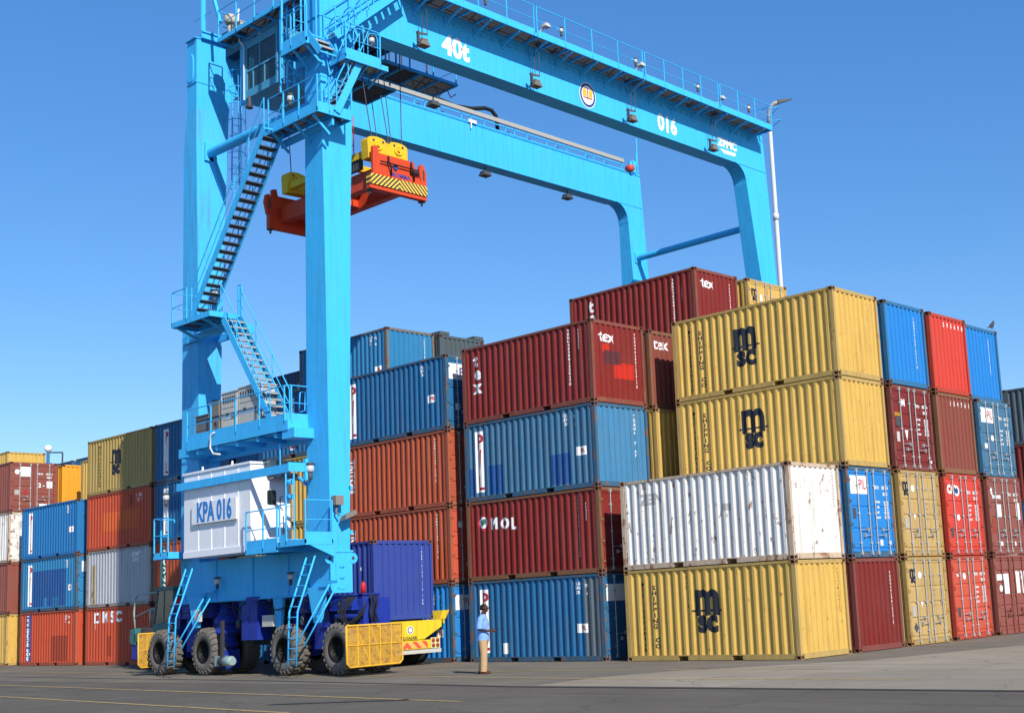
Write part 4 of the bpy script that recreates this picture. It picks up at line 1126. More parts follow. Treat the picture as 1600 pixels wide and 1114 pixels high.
mb = MB(); mb.box(u0 + .7, u0 + 1.2, v0 + .9, v0 + 1.4, z0 + .3, z0 + .5); mb.box(u0 + .7, u0 + 1.2, v0 + 1.3, v0 + 1.42, z0 + .5, z0 + 1.2); mb.box(u0 + .5, u0 + .68, v0 + .8, v0 + 1.3, z0 + .1, z0 + .75); mb.box(u0 + 1.25, u0 + 1.42, v0 + .8, v0 + 1.3, z0 + .1, z0 + .75)
part(mb, 'driver_seat', plain('seat_green', (.10, .16, .13), .7), cabin)
mb = MB(); mb.box(u0 - .42, u0 - .02, v0 + .05, v0 + .12, z0 - .1, z1 + .1); mb.box(u0 - .03, u0 - .005, v0 - .02, v0 + .04, z0 - .05, z1 - .1); part(mb, 'corner_panel', CY, cabin)
mb = MB(); mb.tube((u0 - .015, v0 - .05, z0 - .05), (u0 - .015, v0 - .05, z1 - .15), .028); mb.path([(u0 - .015, v0 - .05, z1 - .15), (u0 - .2, v0 - .1, z1 + .1), (u0 - .3, v0 - .1, z1 + .8), (u0 - .25, v0 - .1, z1 + 1.3)], .035); part(mb, 'cable_hose', plain('white_hose', (.6, .6, .58), .5), cabin)
mb = MB(); mb.lathe([(.06, .0), (.06, -.12), (.13, -.38), (.11, -.4)], (-17.6, -5.1, 19.32), 'z', 14); mb.lathe([(.05, .0), (.1, -.3)], (-15.9, -5.0, 19.2), 'z', 12); part(mb, 'horn', DGREY, cabin)
# cabin hanger frames and dark underside machinery of the trolley
TR = MB()
TR.box(-20.4, -13.9, -4.3, -3.9, 21.9, 22.5); TR.box(-20.4, -13.9, -.6, -.2, 21.9, 22.5); TR.box(-20.7, -20.2, -4.3, -.2, 22.5, 22.9); TR.box(-14.1, -13.1, -4.3, -.2, 22.52, 22.9)
TR.box(-19.9, -14.1, -3.8, -.7, 22.0, 22.1); TR.box(-19.6, -17.6, -3.4, -1.2, 22.1, 23.6); TR.box(-16.6, -14.6, -3.4, -1.2, 22.1, 23.4)
for u in (-19.2, -18.1, -16.9, -15.7, -14.6): TR.box(u - .08, u + .08, -3.85, -.65, 21.7, 21.98)
for u in (-17.9, -16.2): TR.box(u - .06, u + .06, -4.6, -4.48, 21.4, 22.6); TR.box(u - .06, u + .06, -3.3, -3.18, 21.4, 22.0)
trolley = part(TR, 'trolley', plain('trolley_dark_blue', (.012, .04, .08), .6))
platform(-16.6, -15.2, -1.2, 2.2, 21.05, .1, 'service_platform'); platform(-18.4, -16.6, -2.0, .4, 20.8, .1, 'service_platform')
part(rails([(-16.55, 2.15, 21.05), (-15.25, 2.15, 21.05), (-15.25, -1.1, 21.05)], step=1.0, kick=0), 'railing')
mb = MB()
for (u, v) in ((-16.5, -1.0), (-16.5, .6), (-15.3, -.6), (-15.3, .8), (-18.3, -.2), (-16.7, .2)): mb.tube((u, v, 20.9), (u, v, 22.2), .03)
for k in range(9): mb.path([(-15.0 + .0 * k, -2.9 + k * .55, 20.55), (-15.0, -2.75 + k * .55, 20.3 - .1 * (k % 2)), (-15.0, -2.5 + k * .55, 20.5)], .02)
part(mb, 'hanger', DGREY)
# drive platform over the cabin with its railing, motor and box
platform(-18.95, -14.3, -5.5, -4.9, 21.74, .12)
part(rails([(-18.93, -4.95, 21.74), (-18.93, -5.48, 21.74), (-14.4, -5.48, 21.74)], step=1.2, kick=.05), 'railing')
mb = MB(); mb.lathe([(.1, .0), (.1, .55)], (-18.6, -5.2, 21.76), 'z', 14); mb.lathe([(.17, .5), (.22, .6), (.2, .82), (.08, .88)], (-18.6, -5.2, 21.76), 'z', 16); part(mb, 'drive_motor', plain('motor_beige', (.45, .40, .32), .6))
mb = MB(); mb.box(-18.2, -17.75, -5.35, -5.05, 21.76, 22.05); mb.box(-18.22, -17.73, -5.37, -5.03, 22.05, 22.08); part(mb, 'control_box', plain('box_cream', (.5, .47, .38), .6))
mb = MB(); mb.box(UB + .0, UB + .14, -5.27, -3.3, 22.37, 22.42); mb.box(UB + .0, UB + .14, -5.27, -3.3, 22.6, 22.66); mb.box(UB + .05, UB + .09, -5.27, -3.3, 22.42, 22.6); mb.tube((UB - .1, -5.1, 22.4), (UB - .1, -5.1, 27.0), .1, 10); mb.tube((UB - .7, -5.1, 23.3), (UB + .5, -5.1, 23.3), .012)
mb.bar((UB + .2, -5.0, 24.5), (UB + 1.2, -5.2, 22.6), .1, .1)
part(mb, 'end_stop')
ladder((UB + .03, -4.05, 17.0), (UB + .03, -4.0, 21.6), .32, (0, 1, 0))
mb = MB()
for k in range(8):
    z = 17.1 + k * .62; pts = [(UB + .05 + .36 * math.sin(a), -3.87 + .3 * math.cos(a), z) for a in [math.pi * j / 6 for j in range(7)]]
    mb.path(pts, .014)
for a in (-4.0, -3.87, -3.7): mb.tube((UB + .4, a, 17.1), (UB + .4, a, 21.5), .012)
part(mb, 'ladder_cage')

# rear leg: landing, upper and lower stairs
platform(-20.3, -17.85, -6.45, -5.45, 11.75, .18)
mb = MB(); mb.bar((-20.1, -5.4, 11.2), (-20.1, -6.4, 11.6), .07, .08); mb.bar((-18.4, -5.4, 11.2), (-18.4, -6.4, 11.6), .07, .08); mb.box(-21.4, -18.2, -5.44, -5.38, 11.3, 11.55); mb.box(-18.4, -18.2, -5.4, -4.6, 11.25, 11.55); mb.box(-20.4, -18.3, -4.7, -4.6, 11.3, 11.55); part(mb, 'bracket')
part(rails([(-19.35, -6.43, 11.75), (-20.28, -6.43, 11.75), (-20.28, -5.5, 11.75)], step=.85, kick=0), 'railing')
stairs((-19.15, -6.35, 11.78), (-14.75, -6.35, 17.1), (0, 1, 0), .68)
stairs((-15.15, -5.95, 7.85), (-18.0, -5.95, 11.72), (0, 1, 0), .7)
part(rails([(-17.9, -5.25, 11.75), (-18.1, -5.25, 11.75)], step=1, kick=0), 'railing')
worklamp((-20.45, -4.95, 12.9), (.18, .1, .12), 2.2); worklamp((-20.45, -4.95, 9.0), (.18, .15, .12), 2.2)

# electrical platform at 7.6 m
platform(-20.0, -14.05, -6.05, -4.9, 7.68, .3)
mb = MB(); mb.box(-20.6, -13.7, -5.0, -4.85, 7.1, 7.36); mb.box(-14.4, -13.75, -6.02, -5.25, 7.12, 7.42); mb.box(-20.6, -20.0, -6.0, -5.2, 7.2, 7.5)
for u in (-19.4, -18.2, -17, -15.8, -14.8): mb.box(u - .05, u + .05, -6.0, -4.9, 7.22, 7.37)
mb.box(-19.9, -14.2, -5.9, -4.95, 7.375, 7.38)
part(mb, 'platform_beam')
part(rails([(-20.0, -6.03, 7.68), (-17.0, -6.03, 7.68), (-14.25, -6.03, 7.68)], step=1.2, kick=.22, h=1.08), 'railing')
part(rails([(-14.25, -6.03, 7.68), (-14.07, -5.9, 7.68), (-14.07, -5.3, 7.68)], step=1.2, kick=.22, h=1.08), 'railing')
mb = MB(); mb.path([(-14.07, -5.62, 8.0), (-14.02, -5.62, 8.55), (-14.02, -5.45, 8.6), (-14.02, -5.45, 8.0), (-14.07, -5.6, 7.95)], .018); part(mb, 'gate_latch')
def cabinet(u0, u1, z1, v0=-5.85, v1=-5.2, mat=GREY, vents=0):
    mb = MB(); mb.box(u0, u1, v0, v1, 7.69, z1); mb.box(u0 - .03, u1 + .03, v0 - .03, v1 + .03, z1, z1 + .03)
    for x in (u0 + .02, u1 - .02): mb.box(x - .01, x + .01, v0 - .008, v0, 7.8, z1 - .05)
    c_ = part(mb, 'control_cabinet', mat)
    mb = MB()
    for k in range(vents):
        x = u0 + .15 + (u1 - u0 - .3) * k / max(1, vents - 1); mb.box(x - .05, x + .03, v0 - .006, v0 - .0005, z1 - .33, z1 - .12)
    mb.box(u0 + .3, u0 + .42, v0 - .012, v0 - .0005, z1 - .75, z1 - .66); mb.box(u1 - .2, u1 - .14, v0 - .012, v0 - .0005, z1 - .9, z1 - .7)
    mb.box(u0 + .05, u1 - .05, v0 - .004, v0 - .0005, z1 - .5, z1 - .485)
    part(mb, 'vent', DGREY, c_)
cabinet(-19.75, -18.95, 8.5, mat=plain('cabinet_dark', (.15, .15, .15), .6)); cabinet(-18.88, -18.3, 8.85, mat=plain('cabinet_brown', (.20, .19, .17), .6)); cabinet(-18.15, -17.2, 9.05, vents=6); cabinet(-17.12, -15.95, 9.1, vents=7)
mb = MB(); mb.box(-17.8, -17.2, -6.0, -5.87, 7.7, 8.15)
for k in range(8): mb.box(-17.19, -17.15, -5.99, -5.88, 7.74 + k * .05, 7.76 + k * .05)
part(mb, 'air_conditioner', plain('ac_cream', (.55, .53, .46), .5))
mb = MB(); mb.path([(-18.2, -6.08, 7.8), (-18.35, -6.12, 7.75), (-18.35, -6.14, 7.3), (-18.2, -6.12, 7.1), (-17.9, -6.05, 7.05)], .03); part(mb, 'cable_hose', plain('white_hose', (.6, .6, .58), .5))

# white machine room on the sill beam
u0, u1, v0, v1, z0, z1 = -20.0, -16.0, -6.13, -4.7, 3.82, 6.55
mb = MB(); mb.box(u0, u1, v0, v1, z0, z1)
mb.box(u0 - .04, u1 + .04, v0 - .04, v1 + .04, z1, z1 + .07)
mb.box(u0, u1, v0 - .03, v0 - .001, z0, z0 + .2)
for k in range(1, 5):
    x = u0 + (u1 - u0) * k / 5 + .1; mb.box(x - .02, x + .0, v0 - .012, v0 - .0005, z0 + .21, z1 - .02); mb.box(x + .03, x + .04, v0 - .01, v0 - .0005, z0 + .21, z1 - .02)
for x in (-19, -17.2): mb.lathe([(.06, .0), (.03, .08), (.03, .14)], (x, v0 + .1, z1 + .07), 'z', 8)
room = part(mb, 'machine_room', WHT)
mb = MB(); mb.box(u1 + .001, u1 + .03, -5.62, -4.95, z0 + .1, z1 - .35); door = part(mb, 'door', WHT, room)
mb = MB()
pts = []
for sx, sz, a0 in ((1, 1, 0), (-1, 1, 90), (-1, -1, 180), (1, -1, 270)):
    for j in range(4): a = R(a0 + j * 30); pts.append((-5.4 + sx * .1 + .06 * math.cos(a), 5.5 + sz * .17 + .06 * math.sin(a)))
mb.hexa([(u1 + .031, y, z) for y, z in pts], [(u1 + .04, y, z) for y, z in pts]); part(mb, 'window', plain('dark_window', (.02, .03, .03), .15, 0, .1, 5, .8), door)
mb = MB(); mb.path([(u1 + .03, -5.0, 4.4), (u1 + .08, -5.0, 4.4), (u1 + .08, -5.0, 4.9), (u1 + .03, -5.0, 4.9)], .014); mb.path([(u1 + .03, -4.98, 5.1), (u1 + .06, -5.1, 5.2), (u1 + .05, -5.1, 5.5), (u1 + .03, -4.98, 5.55)], .012); part(mb, 'handle', DGREY, door)
mb = MB(); mb.box(u1 - .2, u1 + .25, -5.6, -5.35, z1 - .35, z1 + .1); part(mb, 'air_conditioner', plain('ac_cream', (.55, .53, .46), .5), room)
mb = MB()
for k in range(6):
    for j in range(4): mb.box(u1 - .16 + k * .07, u1 - .12 + k * .07, -5.606, -5.601, z1 - .28 + j * .08, z1 - .23 + j * .08)
part(mb, 'vent', DGREY, room)
mb = MB(); mb.lathe([(.14, .0), (.14, 1.4)], (u1 + .15, -5.3, z1 - .02), 'y', 14); mb.lathe([(.08, .0), (.08, .5)], (u1 + .2, -5.1, z1 - .35), 'y', 12); mb.box(u1 + .0, u1 + .3, -5.5, -4.2, z1 - .48, z1 - .42); part(mb, 'exhaust_silencer', plain('silencer_grey', (.33, .31, .28), .5, .2), room)
mb = MB(); mb.box(-19.36, -16.68, v0 - .09, v0 - .04, 4.88, 5.56); mb.box(-19.1, -16.8, v0 - .04, v0 - .013, 4.95, 5.05); sign = part(mb, 'sign_board', WHT, room)
bm = text_mesh('KPA 016', .86, bold=.038, sx=.68)
for w in bm.verts: w.co = Vector((-18.0 + w.co.x, v0 - .093, 5.215 + w.co.y)) - Vector(CR.location)
me = bpy.data.meshes.new('lettering'); bm.to_mesh(me); bm.free(); put('lettering', me, BLTXT, sign)
# blue frame round its top
mb = MB(); zf = 6.12
mb.box(-20.25, -13.75, -6.27, -6.20, zf - .07, zf + .18); mb.box(-13.75, -13.69, -6.27, -5.70, zf - .05, zf + .22); mb.box(-13.78, -13.66, -5.70, -5.6, zf - .3, zf + .35); mb.box(-13.75, -13.69, -5.6, -5.38, zf + .0, zf + .1)
mb.box(-20.25, -20.17, -6.2, -5.45, zf - .05, zf + .1); mb.tube((-14.7, -5.9, zf + .2), (-14.7, -5.9, zf + .9), .02); mb.tube((-14.9, -5.7, zf + .1), (-14.5, -5.7, zf + .25), .06)
part(mb, 'top_frame')
mb = MB(); mb.bar((-14.6, -5.3, 6.0), (-14.6, -4.3, 5.2), .08, .08); mb.box(-15.2, -14.3, -4.6, -4.5, 5.0, 5.25); part(mb, 'brace')
# platform in front of its door
platform(-15.96, -14.22, -6.35, -4.6, 3.86, .16)
part(rails([(-15.93, -6.33, 3.86), (-15.0, -6.33, 3.86), (-14.24, -6.33, 3.86)], step=1.0, kick=.26, h=1.15), 'railing')
part(rails([(-14.24, -6.33, 3.86), (-14.24, -5.4, 3.86)], step=1.6, kick=.12, h=.2, mid=()), 'railing')
# small end platform beyond it beside the leg, with ladders
platform(-14.2, -12.75, -6.35, -5.36, 3.98, .16)
part(rails([(-14.1, -6.33, 3.98), (-13.75, -6.33, 3.98)], step=.4, kick=.2, h=1.1), 'railing')
part(rails([(-12.77, -6.33, 3.98), (-12.77, -5.4, 3.98)], step=.9, kick=.22, h=1.15), 'railing')
mb = MB(); mb.hexa([(-12.76, -6.2, 3.82), (-12.76, -5.3, 3.82), (-12.76, -5.3, 3.45)], [(-12.8, -6.2, 3.82), (-12.8, -5.3, 3.82), (-12.8, -5.3, 3.45)]); part(mb, 'bracket')
ladder((-13.75, -6.33, 4.0), (-13.75, -6.33, 6.0), .42, (1, 0, 0))
mb = MB()
for z in (5.3, 5.75): mb.lathe([(.08, .0), (.08, .3)], (-13.9, -6.2, z), 'x', 10)
part(mb, 'pulley')
# platform at the rear leg with ladder
platform(-21.9, -20.9, -6.2, -5.4, 4.1, .22)
part(rails([(-20.95, -6.18, 4.1), (-21.88, -6.18, 4.1), (-21.88, -5.45, 4.1)], step=.5, kick=.0, h=1.15), 'railing')
worklamp((-20.4, -6.5, 6.0), (-.1, 0, -.1), 2.0); worklamp((-13.75, -5.42, 6.1), (.1, -.12, .1), 2.4)
worklamp((-18.9, -5.42, 3.15), (-.05, -.12, -.1), 1.8); worklamp((-14.7, -5.42, 3.1), (-.05, -.12, -.1), 1.8)
def front_ladder(u, du):
    mb = MB()
    for o in (0, .42):
        mb.path([(u + o + .25, -6.0, 3.5), (u + o, -6.45, 1.9), (u + o - .02, -6.5, .35)], .03, 6)
        mb.path([(u + o + .65, -5.45, 2.72), (u + o + .15, -6.35, .9)], .028, 6)
    for k in range(10):
        z = .55 + k * .3; t = max(0, (z - 1.9) / 1.6)
        mb.tube((u + .25 * t, -6.5 + .5 * t, z), (u + .42 + .25 * t, -6.5 + .5 * t, z), .014)
    mb.box(u + .2, u + 1.05, -5.5, -5.42, 2.68, 2.76)
    part(mb, 'ladder')
front_ladder(-13.45, 0); front_ladder(-20.35, 0)
# cameras / floodlight on the near leg
mb = MB(); mb.box(UA + .05, UA + .28, -5.28, -5.0, 5.0, 5.28); mb.path([(UA + .15, -5.15, 5.0), (UA + .15, -5.2, 4.8), (UA + .2, -5.1, 4.68)], .03); cl = part(mb, 'floodlight', plain('ballast_grey', (.22, .19, .17), .6))
mb = MB(); mb.hexa([(UA + .1, -5.05, 4.5), (UA + .42, -5.05, 4.55), (UA + .42, -4.62, 4.72), (UA + .1, -4.62, 4.67)], [(UA + .14, -5.0, 4.66), (UA + .38, -5.0, 4.7), (UA + .38, -4.66, 4.86), (UA + .14, -4.66, 4.82)]); part(mb, 'lamp_housing', plain('lamp_housing_brown', (.17, .15, .13), .6, .1, .2), cl)
mb = MB()
for z in (5.55, 4.2): mb.box(UA - .1, UA + .0, -4.6, -4.48, z - .06, z + .06)
part(mb, 'lug')

# bogies ---------------------------------------------------------
def wheel_meshes():
    t = MB(); w = .56; r = .775; hw = w / 2
    t.lathe([(.36, -hw + .06), (.40, -hw + .01), (.56, -hw - .01), (.66, -hw + .02), (.715, -hw + .07), (.725, -hw + .12), (.725, hw - .12), (.715, hw - .07), (.66, hw - .02), (.56, hw + .01), (.40, hw - .01), (.36, hw - .06)], (0, 0, 0), 'y', 48, caps=False)
    n = 22
    for k in range(n):
        for sg in (-1, 1):
            a = 2 * math.pi * (k + (.5 if sg > 0 else 0)) / n
            def P(rr_, y, da): return (rr_ * math.cos(a + da), y, rr_ * math.sin(a + da))
            # slanted shoulder lug
            A = [P(.72, sg * .02, .0), P(.72, sg * .02, .13), P(.70, sg * (hw - .02), -.06 + .13), P(.70, sg * (hw - .02), -.06)]
            B = [P(r, sg * .03, .01), P(r, sg * .03, .115), P(r - .015, sg * (hw - .06), -.05 + .12), P(r - .015, sg * (hw - .06), -.05)]
            t.hexa(A, B)
            A = [P(.63, sg * (hw - .0), -.06), P(.63, sg * (hw - .0), .06), P(.74, sg * (hw - .07), .07), P(.74, sg * (hw - .07), -.06)]
            B = [P(.64, sg * (hw + .022), -.05), P(.64, sg * (hw + .022), .05), P(.76, sg * (hw - .045), .065), P(.76, sg * (hw - .045), -.055)]
            t.hexa(A, B)
    tm = t.mesh('tyre')
    d = MB()
    d.lathe([(.0, -.04), (.13, -.04), (.15, -.1), (.2, -.1), (.22, -.02), (.30, -.02), (.33, -hw + .06), (.375, -hw + .0), (.40, -hw + .03), (.37, 0), (.33, .1), (.0, .1)], (0, 0, 0), 'y', 32)
    for k in range(10):
        a = 2 * math.pi * k / 10; d.lathe([(.02, -.12), (.02, -.09)], (.245 * math.cos(a), -.06, .245 * math.sin(a)), 'y', 6)
    return tm, d.mesh('rim')
TM, RM = wheel_meshes()
RIMM = plain('rim_black', (.009, .0088, .0085), .6, 0, .4)
wheels = []
for u in (-22.84, -19.94, -15.28, -12.54):
    for v in (-5.22, -4.03):
        r_ = put('wheel', RM, RIMM, CR, Vector((u, v, .775)) - Vector(CR.location)); t_ = put('tyre', TM, RUBBER, r_)
        r_.rotation_euler = (0, rnd.random() * 6, 0)
for u in (-22.6, -19.8, -15.1, -12.3):
    r_ = put('wheel', RM, RIMM, CR, Vector((u, 18.5, .775)) - Vector(CR.location)); put('tyre', TM, RUBBER, r_)
def bogie(uc, ext, v=-4.62):
    mb = MB()
    mb.box(uc - 1.25, uc + 1.4 + ext, v - .5, v + .5, 1.9, 2.33); mb.box(uc - 1.3, uc + 1.45 + ext, v - .54, v + .54, 2.29, 2.34); mb.box(uc - 1.3, uc + 1.45 + ext, v - .54, v + .54, 1.86, 1.91)
    for k in range(5): mb.box(uc - 1.2 + k * .6, uc - 1.17 + k * .6, v - .535, v - .5, 1.91, 2.29)
    mb.box(uc - .4, uc + .4, v - .4, v + .4, .75, 1.86)
    for s in (-1, 1):
        c = uc + s * 1.4
        mb.hexa([(c - .34, v - .28, 1.86), (c + .34, v - .28, 1.86), (c + .34, v + .28, 1.86), (c - .34, v + .28, 1.86)], [(c - .25, v - .25, .6), (c + .25, v - .25, .6), (c + .25, v + .25, .6), (c - .25, v + .25, .6)][::1])
        mb.box(c - .55, c + .55, v - .16, v + .16, .55, .95)
    mb.lathe([(.34, .3), (.34, .75), (.42, .78), (.42, .9), (.36, .95), (.36, 1.3), (.46, 1.35), (.46, 1.45)], (uc + .1, v, .0), 'z', 24)
    mb.lathe([(.52, 2.33), (.52, 2.36)], (uc, v, 0), 'z', 24)
    return part(mb, 'bogie', NAVY, bevel=.015)
bogie(-21.4, 0); bogie(-13.9, .25)
for uc in (-21.2, -13.7):
    mb = MB(); mb.box(uc - 1.5, uc + 1.5, 18.2, 18.9, 1.0, 1.9); part(mb, 'bogie', NAVY)
# slewing column and drive units between the wheels
mb = MB()
mb.lathe([(.36, .25), (.36, .9), (.40, .92), (.40, 1.02), (.34, 1.04), (.34, 1.28), (.44, 1.32), (.44, 1.42), (.31, 1.5), (.31, 1.62), (.38, 1.66), (.38, 1.74), (.30, 1.9), (.2, 2.1), (.2, 2.34)], (-19.55, -4.85, 0), 'z', 28)
mb.box(-19.95, -19.15, -5.2, -4.6, .2, .8)
part(mb, 'slewing_column', NAVY)
mb = MB(); mb.box(-18.85, -18.75, -5.5, -5.4, .4, 1.75); mb.lathe([(.13, .0), (.17, .08), (.17, .3), (.12, .38)], (-19.0, -5.4, .45), 'x', 16); part(mb, 'drive_bracket', plain('drive_dark', (.06, .055, .06), .5, .3))
mb = MB(); mb.lathe([(.1, .0), (.16, .04), (.17, .4), (.12, .5)], (-18.75, -5.4, .45), 'x', 18); mb.box(-19.2, -18.9, -5.5, -5.2, .3, .62); part(mb, 'drive_motor', plain('motor_pale_green', (.26, .36, .36), .45, .1))
mb = MB(); mb.box(-17.65, -16.75, -5.45, -4.95, 1.1, 2.2); mb.box(-17.2, -17.19, -5.458, -5.45, 1.15, 2.15); mb.box(-17.32, -17.28, -5.47, -5.45, 1.6, 1.8); mb.box(-17.55, -16.85, -5.35, -5.0, 2.2, 2.45); part(mb, 'control_cabinet', NAVY, bevel=.01)
for b_ in ((-16.55, -15.95, -5.4, -5.1, 1.5, 1.85), (-20.45, -20.2, -5.5, -5.36, 1.75, 2.15)):
    mb = MB(); mb.box(*b_); part(mb, 'junction_box', GREY)
mb = MB()
mb.hexa([(-16.1, -5.3, 2.38), (-15.55, -5.3, 2.38), (-15.7, -5.3, 1.3), (-15.9, -5.3, 1.3)], [(-16.1, -5.2, 2.38), (-15.55, -5.2, 2.38), (-15.7, -5.2, 1.3), (-15.9, -5.2, 1.3)])
part(mb, 'gusset')
for uc in (-13.55, -20.5):
    mb = MB(); mb.hexa([(uc - .5, -5.42, 2.6), (uc + .45, -5.42, 2.6), (uc + .12, -5.42, 1.55), (uc - .2, -5.42, 1.55)], [(uc - .5, -5.32, 2.6), (uc + .45, -5.32, 2.6), (uc + .12, -5.32, 1.55), (uc - .2, -5.32, 1.55)])
    mb.lathe([(.09, -5.47), (.09, -5.42)], (uc - .05, 0, 1.75), 'y', 14)
    part(mb, 'gusset')
mb = MB(); mb.box(-18.6, -16.2, -4.4, -3.6, .9, 2.3); part(mb, 'machinery', plain('machinery_dark', (.02, .022, .026), .7))
# cable and hose runs under the sill beam
for k_, (a_, b_, sag) in enumerate(((-20.2, -17.6, .35), (-19.0, -16.3, .22), (-17.0, -14.6, .3), (-22.3, -20.4, .25), (-15.2, -13.2, .4), (-14.4, -12.2, .3))):
    mb = MB(); mb.path([(a_ + (b_ - a_) * t / 8, -5.3 - .03 * (k_ % 3), 2.3 - sag * math.sin(math.pi * t / 8)) for t in range(9)], .018, 6); part(mb, 'cable', BLACK)
for u_ in (-22.5, -20.8, -18.3, -16.4, -14.7, -12.9):
    mb = MB(); mb.lathe([(.07, 0), (.09, .03), (.09, .22), (.05, .26)], (u_, -5.15, 1.5), 'z', 12); mb.tube((u_, -5.15, 1.76), (u_ + .1, -5.15, 2.2), .02); part(mb, 'valve_block', DGREY)
for u_ in (-22.84, -19.94, -15.28, -12.54):
    mb = MB(); mb.lathe([(.1, 0), (.22, .05), (.22, .3), (.14, .34)], (u_, -4.96, .775), 'y', 18); part(mb, 'wheel_drive', plain('drive_dark', (.06, .055, .06), .5, .3))
# steering cylinder, hoses, extinguisher at the lit end
mb = MB()
mb.tube((-12.9, -5.2, 1.7), (-11.6, -5.2, 1.66), .08, 12); mb.box(-11.75, -11.5, -5.25, -4.3, 1.35, 2.2)
mb.tube((-11.45, -5.0, 1.2), (-11.45, -5.0, 2.3), .05, 8)
part(mb, 'steering_cylinder', NAVY)
mb = MB()
for k in range(4): mb.path([(-12.2 + .1 * k, -5.25, 2.25), (-12.5 + .1 * k, -5.4, 2.0 - .05 * k), (-12.4 + .1 * k, -5.45, 1.65 - .05 * k), (-12.0 + .08 * k, -5.4, 1.5), (-11.6 + .05 * k, -5.3, 1.75), (-11.5, -5.15, 2.1)], .025)
for k in range(3): mb.path([(-11.4, -5.1 + .1 * k, 2.3), (-11.3, -5.1 + .1 * k, 2.1), (-11.42, -5.1 + .1 * k, 1.8), (-11.3, -5.1 + .1 * k, 1.5)], .03)
part(mb, 'hydraulic_hose', BLACK)
mb = MB(); mb.lathe([(.075, .0), (.075, .24), (.05, .3), (.02, .34)], (-11.9, -4.95, 2.34), 'z', 14); part(mb, 'fire_extinguisher', REDP)
# yellow mesh guards at both ends
def guard(u, s):
    mb = MB(); va, vb, za, zb = (-6.08 if s > 0 else -5.75), -4.12, .28, 1.43
    mb.path([(u, va, zb), (u, va, za + .1), (u, va + .1, za), (u, vb - .1, za), (u, vb, za + .1), (u, vb, zb), (u, va, zb)], .028, 8)
    for k in (1, 2, 3, 4): v = va + (vb - va) * k / 5; mb.tube((u, v, za), (u, v, zb), .02)
    mb.tube((u, va, (za + zb) / 2 + .02), (u, vb, (za + zb) / 2 + .02), .018)
    mb.tube((u - .02 * s, va + .35, zb), (u - .02 * s, va + .78, za + .15), .018); mb.tube((u - .02 * s, va + .85, zb), (u - .02 * s, va + 1.2, za + .15), .018)
    mb.box(min(u, u - s * .5), max(u, u - s * .5), va + .4, va + .46, .9, .96); mb.box(min(u, u - s * .9), max(u, u - s * .9), vb - .9, vb - .8, zb - .08, zb)
    g = part(mb, 'guard_cage', GUARD)
    mb = MB(); mb.poly([(u - s * .012, va + .03, za + .03), (u - s * .012, vb - .03, za + .03), (u - s * .012, vb - .03, zb - .02), (u - s * .012, va + .03, zb - .02)]); part(mb, 'mesh_panel', GMESH, g)
guard(-11.2, 1); guard(-23.75, -1)
# hoist ropes from the trolley down to the headblock
mb = MB()
for a, b in (((-14.6, -3.0, 22), (-14.15, -2.6, 17.45)), ((-14.6, -1.0, 22), (-14.15, -1.35, 17.5)), ((-15.0, -1.6, 22), (-14.2, -1.75, 17.4)), ((-15.1, -1.9, 22), (-14.2, -1.85, 17.4)), ((-15.4, -2.0, 22), (-14.9, -1.75, 17.4)),
             ((-18.7, -3.0, 22), (-18.75, -2.7, 17.3)), ((-18.7, -1.0, 22), (-18.75, -1.3, 17.3)), ((-18.4, -2.0, 22), (-18.6, -2.0, 17.3)), ((-18.3, -1.6, 22), (-18.6, -1.7, 17.3))):
    mb.tube(a, b, .018, 5)
part(mb, 'hoist_rope', ROPE)

# ---------------------------------------------------------------- spreader and headblock
SPR = thing('container_spreader', (-16.5, -2.02, 15.4), 'orange-red container spreader under a yellow headblock, hanging from ropes inside the crane', 'spreader')
def sp(mb, name, mat, parent=None, bevel=0): return mb.build(name, mat, parent or SPR, bevel=bevel)
va, vb = -3.2, -.84
mb = MB()
mb.box(-13.72, -13.5, va, vb, 15.48, 16.0); mb.box(-19.6, -19.38, va, vb, 15.48, 16.0)
mb.box(-19.38, -13.72, -2.75, -2.45, 15.75, 16.35); mb.box(-19.38, -13.72, -1.6, -1.3, 15.75, 16.35)
for u in (-18.6, -16.5, -14.4): mb.box(u - .2, u + .2, -2.44, -1.61, 15.8, 16.3)
# raised end plate with cut corners
for u, s in ((-13.52, 1), (-19.46, -1)):
    pr_ = [(-3.05, 16.0), (-3.05, 16.95), (-2.85, 17.0), (-2.8, 16.75), (-1.35, 16.75), (-1.3, 16.55), (-1.05, 16.1), (-1.0, 16.0)]
    mb.hexa([(u - .12, y, z) for y, z in pr_], [(u, y, z) for y, z in pr_])
sp(mb, 'spreader_frame', ORNG, bevel=.012)
def stripes_mat():
    m, nt, b, _ = nodes('hazard_stripes'); L = nt.links.new
    tc = mk(nt, 'ShaderNodeTexCoord'); sx = mk(nt, 'ShaderNodeSeparateXYZ'); L(tc.outputs['Object'], sx.inputs[0])
    ab = mk(nt, 'ShaderNodeMath', operation='ABSOLUTE'); L(sx.outputs[1], ab.inputs[0])
    su = mk(nt, 'ShaderNodeMath', operation='ADD'); L(ab.outputs[0], su.inputs[0]); L(sx.outputs[2], su.inputs[1])
    mu = mk(nt, 'ShaderNodeMath', operation='MULTIPLY'); mu.inputs[1].default_value = 6.2; L(su.outputs[0], mu.inputs[0])
    fr = mk(nt, 'ShaderNodeMath', operation='FRACT'); L(mu.outputs[0], fr.inputs[0])
    gt = mk(nt, 'ShaderNodeMath', operation='GREATER_THAN'); gt.inputs[1].default_value = .5; L(fr.outputs[0], gt.inputs[0])
    L(mixc(nt, gt.outputs[0], (.82, .52, .06), (.03, .028, .025)), b.inputs['Base Color']); b.inputs['Roughness'].default_value = .6
    return m
HZ = stripes_mat()
